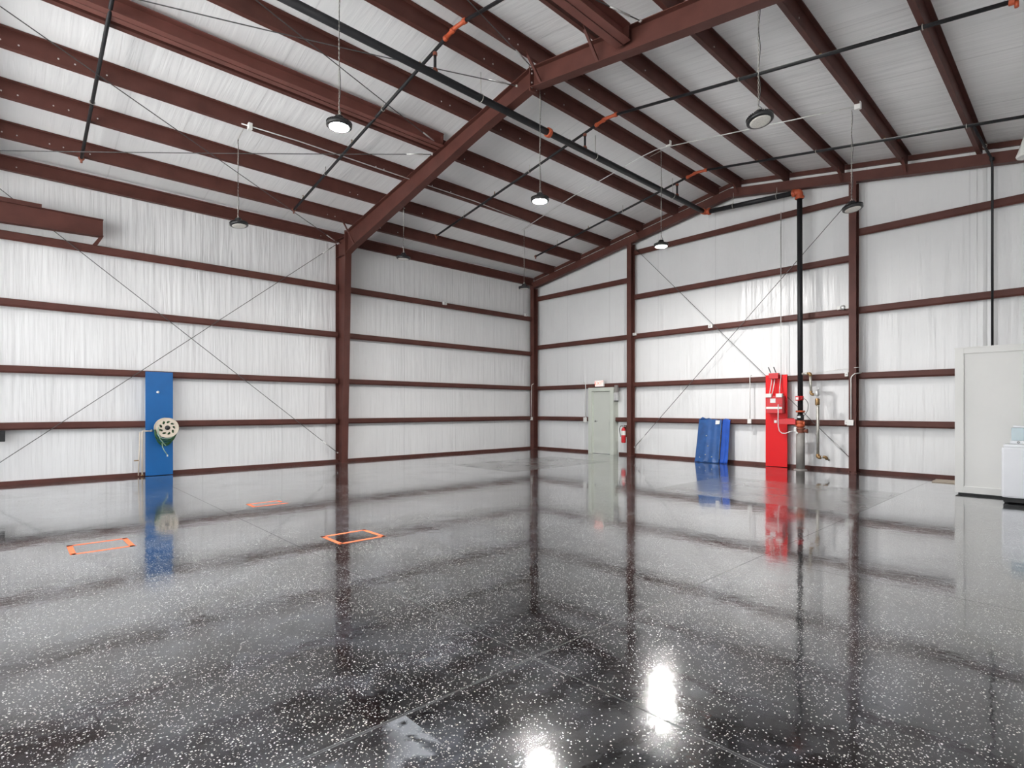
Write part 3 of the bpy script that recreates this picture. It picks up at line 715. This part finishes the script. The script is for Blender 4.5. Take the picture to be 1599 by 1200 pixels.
# roof conduits feeding the lamps
zz = lambda x, o=-.02: zr(x) + o
conduit([(x, 10.9, zz(x)) for x in (-2.8, -4.2, -5.4, -6.5)] + [(-6.8, 10.85, zz(-6.8)), (-7.1, 10.8, zz(-7.1)), (-9.2, 10.75, zz(-9.2)), (-11.3, 10.9, zz(-11.3))], 'long thin grey conduit across the roof joining three hanging lamps', .011, 'conduit', [(-2.8, 10.9, zz(-2.8)), (-6.5, 10.88, zz(-6.5) + .05)])
conduit([(-10.75, 3.15, zz(-10.75)), (-10.7, 4.2, zz(-10.7)), (-10.72, 7.2, zz(-10.72)), (-10.72, 8.7, zz(-10.72)), (-10.85, 10.8, zz(-10.85))], 'thin white conduit along a left roof purlin', .011, 'conduit', [(-10.76, 3.3, zz(-10.76))])

# small fittings on the girts
def fitting(x, y, z, sx, sy, sz, label, m='plastic'):
    r = thing('junction_box', label, 'box', (x, y, z - sz), 'small boxes on the steelwork')
    bm = B(); box(bm, x - sx, x + sx, y - sy, y + sy, z - sz, z + sz, 0, .005); obj('box_body', bm, m, r)
    bm = B()
    if sx < sy: lathe(bm, [(0, .006), (sy * .45, .004), (sy * .45, 0)], (x + sx, y, z), 'X', 12)
    else: lathe(bm, [(0, -.006), (sx * .45, -.004), (sx * .45, 0)], (x, y - sy, z), 'Y', 12)
    obj('cover', bm, 'black' if m != 'plastic' else 'conduit', r)
fitting(GX + .03, 10.25, 4.89, .03, .07, .05, 'tiny white box on the topmost left girt, middle of far bay')
fitting(GX + .03, 13.9, 4.95, .03, .06, .05, 'tiny white box on the topmost left girt near the far corner')
fitting(-9.79, GY - .05, 3.84, .06, .03, .04, 'tiny white box beside the column right of the door')
fitting(-7.29, GY - .03, 3.81, .06, .03, .05, 'tiny white box on the middle end wall girt')
fitting(-4.0, GY - .03, 3.88, .13, .03, .04, 'white oblong box on the middle girt left of the column')
fitting(-3.93, GY - .02, 2.30, .035, .03, .05, 'small white box on the girt just left of the column, above')
fitting(-3.93, GY - .02, 1.17, .035, .03, .05, 'small white box on the lowest girt just left of the column')
bm = B(); box(bm, GX - .02, GX + .07, -.32, -.06, .86, 1.07, 0, .008); box(bm, GX + .07, GX + .08, -.12, -.08, .9, 1.02, 0)
tag(obj('switch_box', bm, 'black'), 'black box under the lowest girt at the left edge', 'box')

# ------------------------------------------------------------------ door in the end wall
r = thing('door_1', 'pale grey-green steel door in the end wall under the exit sign', 'door', (-11.1, 14.4, 0)); r['kind'] = 'structure'
yf = 14.34
bm = B(); box(bm, -11.62, -11.47, yf, WALLY, 0, 2.20, 0, .004); box(bm, -10.72, -10.58, yf, WALLY, 0, 2.20, 0, .004); box(bm, -11.47, -10.72, yf, WALLY, 2.08, 2.20, 0, .004)
box(bm, -11.49, -11.45, yf + .05, WALLY, 0, 2.1); box(bm, -10.74, -10.70, yf + .05, WALLY, 0, 2.1); obj('door_frame', bm, 'doorframe', r)
bm = B(); box(bm, -11.45, -10.74, yf + .085, yf + .13, .012, 2.07, 0, .003); lf = obj('door_leaf', bm, 'door', r)
bm = B(); lathe(bm, [(0, -.012), (.032, -.010), (.032, 0)], (-11.37, yf + .085, 1.08), 'Y', 18); tube(bm, [(-11.37, yf + .08, 1.08), (-11.37, yf + .03, 1.08), (-11.35, yf + .025, 1.08), (-11.25, yf + .025, 1.08)], .011, 10); obj('door_handle', bm, 'chrome', lf)
bm = B()
for zh in (.25, 1.05, 1.85): tube(bm, [(-10.735, yf + .08, zh), (-10.735, yf + .08, zh + .1)], .009, 8)
obj('hinges', bm, 'chrome', lf)
bm = B(); box(bm, -11.47, -10.72, yf + .04, yf + .14, 0, .012); obj('threshold', bm, 'chrome', r)
# exit sign
r = thing('exit_sign', 'glowing white exit sign with red letters above the door', 'sign', (-11.1, 14.32, 2.22))
bm = B(); box(bm, -11.28, -10.93, 14.27, 14.33, 2.225, 2.435, 0, .008); obj('sign_body', bm, 'plastic', r)
bm = B(); box(bm, -11.265, -10.945, 14.264, 14.27, 2.24, 2.42); obj('sign_face', bm, 'exitface', r)
cu = bpy.data.curves.new('exit_text', 'FONT'); cu.body = 'EXIT'; cu.size = .17; cu.align_x = 'CENTER'; cu.align_y = 'CENTER'; cu.extrude = .002
to = bpy.data.objects.new('exit_text_tmp', cu); COL.objects.link(to); bpy.context.view_layer.update()
me = bpy.data.meshes.new_from_object(to.evaluated_get(bpy.context.evaluated_depsgraph_get()))
bpy.data.objects.remove(to)
me.transform(Matrix.Translation(Vector((-11.105, 14.260, 2.33)) - WL[r.name]) @ Matrix.Rotation(PI / 2, 4, 'X'))
me.materials.clear(); me.materials.append(M['exitletter'])
to = bpy.data.objects.new('sign_lettering', me); place(to, r, None); to['label'] = 'red letters EXIT'
# grey box beside door
r = thing('door_operator_box', 'grey metal box high on the wall right of the door', 'box', (-10.5, 14.38, 1.7))
bm = B(); box(bm, -10.57, -10.43, 14.34, 14.44, 1.76, 2.02, 0, .01); obj('box_body', bm, 'conduit', r)
bm = B(); box(bm, -10.555, -10.45, 14.36, 14.44, 2.02, 2.26, 0, .004); obj('cable_duct', bm, 'graypipe', r)
bm = B(); box(bm, -10.56, -10.44, 14.35, 14.43, 1.73, 1.76); obj('bottom_cap', bm, 'black', r)

# fire extinguisher
ex, ey = -10.085, 14.20
r = thing('fire_extinguisher', 'red fire extinguisher hanging on the column beside the door', 'fire extinguisher', (ex, ey, .42))
bm = B(); lathe(bm, [(0, .42), (.06, .42), (.07, .44), (.07, .80), (.055, .86), (.03, .89), (.02, .91), (0, .91)], (ex, ey, 0), 'Z', 20); obj('cylinder', bm, 'redbox', r)
bm = B(); lathe(bm, [(.0715, .66), (.0715, .80)], (ex, ey, 0), 'Z', 20); obj('label_band', bm, 'plastic', r, 'white label band')
bm = B(); lathe(bm, [(0, .90), (.022, .90), (.022, .96), (0, .96)], (ex, ey, 0), 'Z', 12); box(bm, ex - .01, ex + .12, ey - .012, ey + .012, .96, .975); box(bm, ex - .01, ex + .11, ey - .012, ey + .012, .925, .935); obj('valve_handle', bm, 'chrome', r)
bm = B(); tube(bm, bend([(ex - .02, ey, .945), (ex - .10, ey - .02, .95), (ex - .13, ey - .03, .86), (ex - .11, ey - .03, .70), (ex - .09, ey - .03, .60)], .05), .011, 8); obj('hose', bm, 'black', r)
bm = B(); box(bm, ex - .03, ex + .10, ey + .07, ey + .09, .60, .98); obj('wall_bracket', bm, 'steel', r)

# ------------------------------------------------------------------ tarp covered board against the end wall
r = thing('tarp_covered_panel', 'blue tarp draped over a board leaning on the end wall', 'tarp', (-7.15, 14.1, 0))
bm = B(); hull(bm, [(-7.50, 14.13, 0), (-6.98, 14.13, 0), (-6.98, 14.16, 0), (-7.50, 14.16, 0)], [(-7.53, 14.365, 1.18), (-6.95, 14.365, 1.18), (-6.95, 14.395, 1.18), (-7.53, 14.395, 1.18)]); obj('board', bm, 'wood', r)
def cloth(x0, x1, base_y, top_y, z1, nx, nz, amp, flare, seed, t=.008):
    rnd = random.Random(seed); ph = [rnd.uniform(0, 6) for _ in range(6)]
    bm = B(); F, Bk = [], []
    for j in range(nz + 1):
        v = j / nz; a, b_ = [], []
        for i in range(nx + 1):
            u = i / nx
            x = x0 + (x1 - x0) * u + (u - .5) * flare * (1 - v) ** 3 * .6
            y = base_y + (top_y - base_y) * v + amp * (1.3 - v) * (math.sin(u * 9 + ph[0]) * .5 + math.sin(u * 19 + ph[1] + v * 2) * .3 + math.sin(v * 6 + ph[2]) * .25)
            y -= flare * max(0, 1 - v * 9) * (.5 + .5 * math.sin(u * 14 + ph[3]))
            z = max(.004, z1 * v + (.012 * math.sin(u * 23 + ph[4]) if j else 0) + (.02 * math.sin(u * 5 + ph[5]) if j == nz else 0))
            a.append(bm.verts.new((x, y, z))); b_.append(bm.verts.new((x, y + t, z)))
        F.append(a); Bk.append(b_)
    for j in range(nz):
        for i in range(nx):
            bm.faces.new((F[j][i], F[j][i + 1], F[j + 1][i + 1], F[j + 1][i])).smooth = True
            bm.faces.new((Bk[j][i], Bk[j + 1][i], Bk[j + 1][i + 1], Bk[j][i + 1])).smooth = True
    for j in range(nz):
        bm.faces.new((F[j][0], F[j + 1][0], Bk[j + 1][0], Bk[j][0])); bm.faces.new((F[j][nx], Bk[j][nx], Bk[j + 1][nx], F[j + 1][nx]))
    for i in range(nx):
        bm.faces.new((F[0][i], Bk[0][i], Bk[0][i + 1], F[0][i + 1])); bm.faces.new((F[nz][i], F[nz][i + 1], Bk[nz][i + 1], Bk[nz][i]))
    return bm
bm = cloth(-7.60, -6.925, 14.10, 14.33, 1.21, 26, 26, .008, .05, 3)
tube(bm, [(-7.56, 14.32, 1.2), (-7.48, 14.31, 1.235), (-7.38, 14.33, 1.20)], [.012, .03, .01], 8); obj('tarp_front', bm, 'tarp', r, 'darker blue front sheet')
bm = cloth(-6.915, -6.70, 14.17, 14.35, 1.20, 10, 20, .008, .03, 5); obj('tarp_side', bm, 'tarp2', r, 'brighter blue side fold')
bm = B(); hull(bm, [(-7.09, 14.292, 1.06), (-6.98, 14.292, 1.07), (-6.98, 14.280, 1.07), (-7.09, 14.280, 1.06)], [(-7.09, 14.310, 1.17), (-6.97, 14.310, 1.165), (-6.97, 14.298, 1.165), (-7.09, 14.298, 1.17)]); obj('paper_tag', bm, 'plastic', r, 'white paper tag')
for i, (xa, za) in enumerate(((-7.33, .74), (-7.26, .46), (-7.31, .22), (-7.47, .14), (-7.12, .17))):
    yy = 14.10 + .23 * za / 1.21 - .016
    bm = B(); lathe(bm, [(0, -.004), (.014, -.004), (.016, .012)], (xa, yy, za), 'Y', 10); obj('grommet', bm, 'conduit', r)

# ------------------------------------------------------------------ blue panel and hose reel on the left wall
bm = B(); box(bm, GX, GX + .045, 2.19, 2.71, .01, 2.31, 0, .004)
tag(obj('blue_backboard', bm, 'blue'), 'tall blue painted board standing against the left wall', 'panel')
r = thing('wall_knob', 'small round white knob high on the blue board', 'knob', (GX + .05, 2.42, 1.86))
bm = B(); lathe(bm, [(.03, 0), (.03, .01), (.018, .02), (.022, .04), (0, .05)], (GX + .045, 2.42, 1.86), 'X', 16); obj('knob', bm, 'plastic', r)
RY_, RZ_ = 2.55, 1.07
r = thing('hose_reel', 'cream hose reel with green hose mounted on the blue board', 'hose reel', (GX + .05, RY_, RZ_ - .25))
def reel_flange(x, cut):
    bm = B(); nr, na = 22, 144; R0, R1 = .04, .215; g = []
    for i in range(nr + 1):
        rr = R0 + (R1 - R0) * i / nr
        g.append([bm.verts.new((x + (.012 if i == nr else 0), RY_ + rr * math.cos(2 * PI * k / na), RZ_ + rr * math.sin(2 * PI * k / na))) for k in range(na)])
    for i in range(nr):
        for k in range(na):
            u = (i + .5) / nr; a = (k / na * 9 + u * .9) % 1
            wv = math.sin(PI * min(1, max(0, (u - .30) / .42))) * .33
            if cut and .30 < u < .72 and abs(a - .5) < wv: continue
            bm.faces.new((g[i][k], g[i][(k + 1) % na], g[i + 1][(k + 1) % na], g[i + 1][k]))
    loose = [v for v in bm.verts if not v.link_faces]; bmesh.ops.delete(bm, geom=loose, context='VERTS')
    return bm
for x, c in ((GX + .33, True), (GX + .11, False)):
    o = obj('reel_flange', reel_flange(x, c), 'cream', r); md = o.modifiers.new('thickness', 'SOLIDIFY'); md.thickness = .008; md.offset = 0
bm = B(); lathe(bm, [(0, .36), (.03, .358), (.05, .345), (.052, .32)], (GX, RY_, RZ_), 'X', 24); obj('hub_cap', bm, 'black', r)
bm = B(); lathe(bm, [(.10, .12), (.10, .32)], (GX, RY_, RZ_), 'X', 28); obj('drum', bm, 'black', r)
bm = B(); pts = []
for k in range(9 * 24):
    a = 2 * PI * k / 24; turn = k / 24
    pts.append((GX + .13 + .175 * abs(((turn / 4.5) % 2) - 1), RY_ + (.125 + .016 * (turn // 4.5)) * math.cos(a), RZ_ + (.125 + .016 * (turn // 4.5)) * math.sin(a)))
tube(bm, pts, .014, 8); cl = obj('hose_coil', bm, 'hose', r)
for q, (dx, wy, dp, mm) in enumerate(((.16, .18, .33, 'hose'), (.20, .20, .30, 'hose'), (.24, .19, .26, 'hose'), (.28, .20, .23, 'hose'), (.31, .17, .20, 'hosepale'), (.13, .17, .36, 'hose'))):
    bm = B(); pts = []
    for k in range(25):
        a = PI * k / 24
        pts.append((GX + dx, RY_ - wy * math.cos(a) - .015, RZ_ - .04 - dp * math.sin(a) ** .65))
    tube(bm, pts, .011, 8); obj('hose_loop', bm, mm, r)
bm = B(); tube(bm, [(GX + .34, RY_ - .17, RZ_ + .02), (GX + .35, RY_ - .18, RZ_ - .1), (GX + .34, RY_ - .14, RZ_ - .24), (GX + .32, RY_ - .07, RZ_ - .34), (GX + .30, RY_ - .02, RZ_ - .40)], .009, 8); obj('hose_end', bm, 'hosepale', r)
bm = B(); tube(bm, [(GX + .28, RY_ - .09, RZ_ - .34), (GX + .28, RY_ - .085, RZ_ - .42), (GX + .27, RY_ - .05, RZ_ - .50), (GX + .25, RY_ + .01, RZ_ - .60)], .009, 8); lathe(bm, [(0, -.03), (.014, -.03), (.014, .01), (0, .01)], (GX + .25, RY_ + .015, RZ_ - .61), 'Z', 10, 1); obj('hose_end', bm, ['hosepale', 'plastic'], r)
bm = B(); box(bm, GX + .046, GX + .07, RY_ - .1, RY_ + .1, RZ_ - .12, RZ_ + .14, 0, .01); tube(bm, [(GX + .06, RY_, RZ_), (GX + .34, RY_, RZ_)], .02, 10); obj('wall_bracket', bm, 'black', r)
# white water pipe left of the board
r = thing('water_pipe', 'white plastic water pipe with tap beside the blue board', 'pipe', (GX + .03, 2.12, 0))
bm = B(); tube(bm, bend([(GX + .035, 2.13, .02), (GX + .035, 2.13, 1.0), (GX + .075, 2.28, 1.0)], .03), .016, 10); tube(bm, [(GX + .03, 2.06, .03), (GX + .03, 2.09, .98)], .012, 10); obj('pipe', bm, 'cream', r)
bm = B(); tube(bm, [(GX + .08, 2.26, 1.0), (GX + .14, 2.30, 1.0)], .016, 10); lathe(bm, [(0, .03), (.02, .03), (.02, .02), (0, .02)], (GX + .12, 2.29, 1.0), 'Z', 10); obj('tap', bm, 'galv', r)
bm = B(); tube(bm, [(GX + .03, 1.98, .36), (GX + .03, 2.07, .36)], .012, 8); lathe(bm, [(0, -.03), (.03, -.02), (.03, 0), (0, .01)], (GX + .035, 2.13, .04), 'Z', 12); obj('fitting', bm, 'brass', r)

# ------------------------------------------------------------------ floor tape
def tape(x0, x1, y0, y1, label, wd=.05, skew=0, gap=None):
    bm = B(); z = .0012
    def quad(a):
        hull(bm, [(p[0], p[1], .0002) for p in a], [(p[0], p[1], z) for p in a])
    quad([(x0, y0), (x0 + wd, y0), (x0 + wd + skew, y1), (x0 + skew, y1)])
    quad([(x1 - wd, y0), (x1, y0 + .02), (x1 + skew, y1 + .02), (x1 - wd + skew, y1)])
    quad([(x0, y0), (x1, y0), (x1, y0 + wd), (x0, y0 + wd)])
    if not gap: quad([(x0 + skew, y1 - wd), (x1 + skew, y1 - wd + .01), (x1 + skew, y1 + .01), (x0 + skew, y1)])
    else: quad([(x0 + skew, y1 - wd), (x0 + .16, y1 - wd), (x0 + .16, y1), (x0 + skew, y1)])
    tag(obj('tape_rectangle', bm, 'tape'), label, 'floor tape', 'orange tape rectangles on the floor')
tape(-7.56, -7.05, .45, .99, 'orange tape rectangle on the floor, leftmost and nearest the left edge')
tape(-6.10, -5.60, 2.64, 3.20, 'orange tape rectangle on the floor, in front of the tapered column reflection')
tape(-8.98, -8.62, 2.69, 3.20, 'faint orange tape rectangle on the floor, farthest from the camera', gap=True)

# ------------------------------------------------------------------ white room, board, washer
r = thing('partition_room', 'white framed panel room standing before the end wall at right', 'room', (-.35, 13.3, 0))
x0, x1, y0, y1, zt = -1.63, XR - .01, 12.07, 14.22, 2.55
bm = B(); box(bm, x0 + .03, x1, y0 + .03, y1, .035, zt - .03); obj('wall_panel', bm, 'panelwhite', r)
bm = B(); box(bm, x0, x0 + .12, y0, y0 + .06, .035, zt, 0, .003); box(bm, x0, x0 + .06, y0 + .06, y1, .035, .2); box(bm, x0, x0 + .03, y0 + .06, y0 + .16, .2, zt); obj('corner_trim', bm, 'panelwhite', r)
bm = B(); box(bm, x0 + .12, x1, y0, y0 + .045, zt - .11, zt, 0, .003); obj('top_trim', bm, 'panelwhite', r)
bm = B(); box(bm, x0 + .12, x1, y0, y0 + .045, .035, .15, 0, .003); obj('bottom_trim', bm, 'panelwhite', r)
bm = B(); box(bm, x0 - .01, x1, y0 - .01, y1, zt - .02, zt); obj('roof_board', bm, 'panelwhite', r)
bm = B(); box(bm, x0 + .04, x1, y0 + .05, y1 - .05, 0, .035); obj('gap_shade', bm, 'darkgap', r)  # dark block that paints the shade of the gap under the room
bm = B(); box(bm, -2.22, -1.66, 13.72, 14.2, .002, .02, 0, .002)
tag(obj('plywood_offcut', bm, 'wood'), 'pale flat board lying on the floor beside the white room', 'board')
r = thing('washing_machine', 'white top-loading washing machine at the right edge with raised lid', 'washing machine', (-.63, 11.75, 0))
bm = B(); box(bm, -.975, -.29, 11.46, 12.0, .09, .885, 0, .03); obj('body', bm, 'washer', r)
bm = B(); box(bm, -.955, -.31, 11.49, 11.98, .02, .09); obj('plinth', bm, 'darkgap', r)
for xa in (-.92, -.35):
    for ya in (11.53, 11.93):
        bm = B(); lathe(bm, [(0, 0), (.025, 0), (.025, .02), (0, .02)], (xa, ya, 0), 'Z', 12); obj('foot', bm, 'darkgap', r)
bm = B(); box(bm, -.955, -.31, 11.50, 11.98, .885, .925, 0, .012); obj('top_deck', bm, 'washer', r)
bm = B(); box(bm, -.90, -.34, 11.80, 11.97, .925, .975, 0, .01); lathe(bm, [(0, -.012), (.018, -.012), (.018, 0)], (-.80, 11.80, .95), 'Y', 12, 1); obj('control_panel', bm, ['washer', 'chrome'], r)
bm = B(); box(bm, -.89, -.35, 11.89, 11.91, .975, 1.18, 0, .004); obj('lid', bm, 'glass', r, 'raised grey-blue glass lid')
bm = B(); box(bm, -.87, -.35, 11.86, 11.93, 1.18, 1.215, 0, .01); obj('lid_rim', bm, 'washer', r)
# loose insulation flap on the end wall
bm = B(); pr = [(-1.62, -.015), (-1.60, -.045), (-1.52, -.055), (-1.45, -.03), (-1.36, -.04), (-1.30, -.015)]
hull(bm, [(a, WALLY + .01 + b_, 2.3) for a, b_ in pr], [(a, WALLY + .01 + b_, zc(-1.5) - .1) for a, b_ in pr])
tag(obj('insulation_flap', bm, 'wall'), 'bulging vertical strip of white insulation behind the thin black pipe', 'insulation')
# hanging white cover at the right edge
r = thing('plastic_cover', 'bright white plastic cover hanging under the roof at the right edge', 'cover', (-.6, 12.0, 5.5))
bm = B(); lathe(bm, [(.02, 5.93), (.05, 5.9), (.12, 5.66), (.15, 5.58), (.14, 5.55), (.10, 5.56), (.0, 5.58)], (-.70, 12.0, 0), 'Z', 14); obj('cover', bm, 'plastic', r)
bm = B(); tube(bm, [(-.70, 12.0, 5.92), (-.70, 12.0, 6.2), (-.30, 12.0, zr(-.3))], .006, 6); obj('cord', bm, 'wire', r)

# ------------------------------------------------------------------ high bay lamps
def highbay(x, y, z, lit, label, tilt=(0, 0), ztop=None):
    r = thing('high_bay_lamp', label, 'lamp', (x, y, z), 'hanging round high bay lamps')
    Rm = Matrix.Rotation(tilt[0], 4, 'X') @ Matrix.Rotation(tilt[1], 4, 'Y')
    def fin(bm):
        for v in bm.verts: v.co = Vector((x, y, z + .16)) + (Rm.to_3x3() @ (v.co - Vector((0, 0, .16))))
        return bm
    bm = B(); lathe(bm, [(.128, -.002), (.150, .0), (.164, .012), (.164, .045), (.150, .055), (.13, .058), (.10, .062), (.0, .062)], (0, 0, 0), 'Z', 40)
    for k in range(36):
        a = 2 * PI * k / 36; c, s = math.cos(a), math.sin(a); w2 = .0025
        pa = [Vector((c * q - s * e, s * q + c * e, h)) for q, h in ((.075, .058), (.166, .05), (.166, .062), (.078, .09)) for e in (w2,)]
        pb = [Vector((c * q + s * w2, s * q - c * w2, h)) for q, h in ((.075, .058), (.166, .05), (.166, .062), (.078, .09))]
        hull(bm, pa, pb)
    obj('heat_sink', fin(bm), 'black', r)
    bm = B(); lathe(bm, [(.08, .055), (.08, .095), (.062, .115), (.058, .135), (.05, .145), (0, .147)], (0, 0, 0), 'Z', 28); obj('driver_housing', fin(bm), 'black', r)
    prof = [(.128, .006), (.126, -.003), (.105, -.006), (.06, -.007), (0, -.007)]
    bm = B(); lathe(bm, prof, (0, 0, 0), 'Z', 32); obj('lens', fin(bm), 'lit' if lit else 'diff', r, 'glowing lens' if lit else None)
    bm = B(); pts = [(.02 * math.cos(2 * PI * k / 12), 0, .165 + .022 * math.sin(2 * PI * k / 12)) for k in range(13)]; tube(bm, pts, .004, 6); obj('hanging_ring', fin(bm), 'galv', r)
    zt = ztop or zr(x) + .02
    rnd = random.Random(int((x * 31 + y * 17) * 10)); ph = rnd.uniform(0, 6)
    bm = B(); n = int((zt - z - .18) / .022)
    for s in (0, PI):
        pts = []
        for k in range(n + 1):
            t = k / n; zz_ = z + .18 + (zt - z - .18) * t; a = k * 1.15 + s
            pts.append((x + .007 * math.cos(a), y + .007 * math.sin(a), zz_))
        tube(bm, pts, .0028, 4, smooth=False, cap=False)
    obj('chain', bm, 'galv', r)
    xp = min((-10.83, -12.08, -7.10, -6.47, -2.77, -4.0), key=lambda q: abs(q - x)); sg = 1 if xp > x else -1
    xe = xp - .075 if sg > 0 else xp
    bm = B(); tube(bm, bend([(x, y, zt - .03), (x, y, zt + .0), (xe, y, zr(xe) + .03), (xe + .03 * sg, y, zr(xe) + .03)], .03), .006, 6); obj('purlin_hook', bm, 'galv', r)
    bm = B(); pts = [(x + .03, y, z + .13), (x + .045, y, z + .17)]
    for k in range(1, 30):
        t = k / 29; e = math.sin(t * PI) ** .4
        pts.append((x + e * (.014 + .014 * math.sin(t * 17 + ph)), y + e * .012 * math.sin(t * 11 + ph), z + .17 + (zt - z - .17) * t))
    tube(bm, pts, .005, 6); obj('power_cord', bm, 'wire', r)
highbay(-6.8, 3.2, 5.22, True, 'lit round lamp hanging nearest the camera, upper left')
highbay(-6.8, 7.02, 5.24, True, 'lit round lamp hanging in the middle, under the frame ridge')
highbay(-6.8, 11.05, 5.25, True, 'lit round lamp hanging farthest away, near the end wall')
highbay(-11.3, 3.25, 5.04, False, 'unlit round lamp near the left wall, leftmost of all', (.10, -.10))
highbay(-11.3, 6.95, 5.10, False, 'unlit round lamp right beside the tapered column top', (.0, .05))
highbay(-11.3, 11.0, 5.0, False, 'unlit round lamp near the far corner', (.05, 0))
highbay(-2.95, 7.12, 5.20, False, 'largest looking unlit round lamp, hanging alone at upper right', (-.06, -.16))
highbay(-2.95, 11.1, 5.07, False, 'unlit round lamp in front of the end wall column at right', (-.03, -.14))
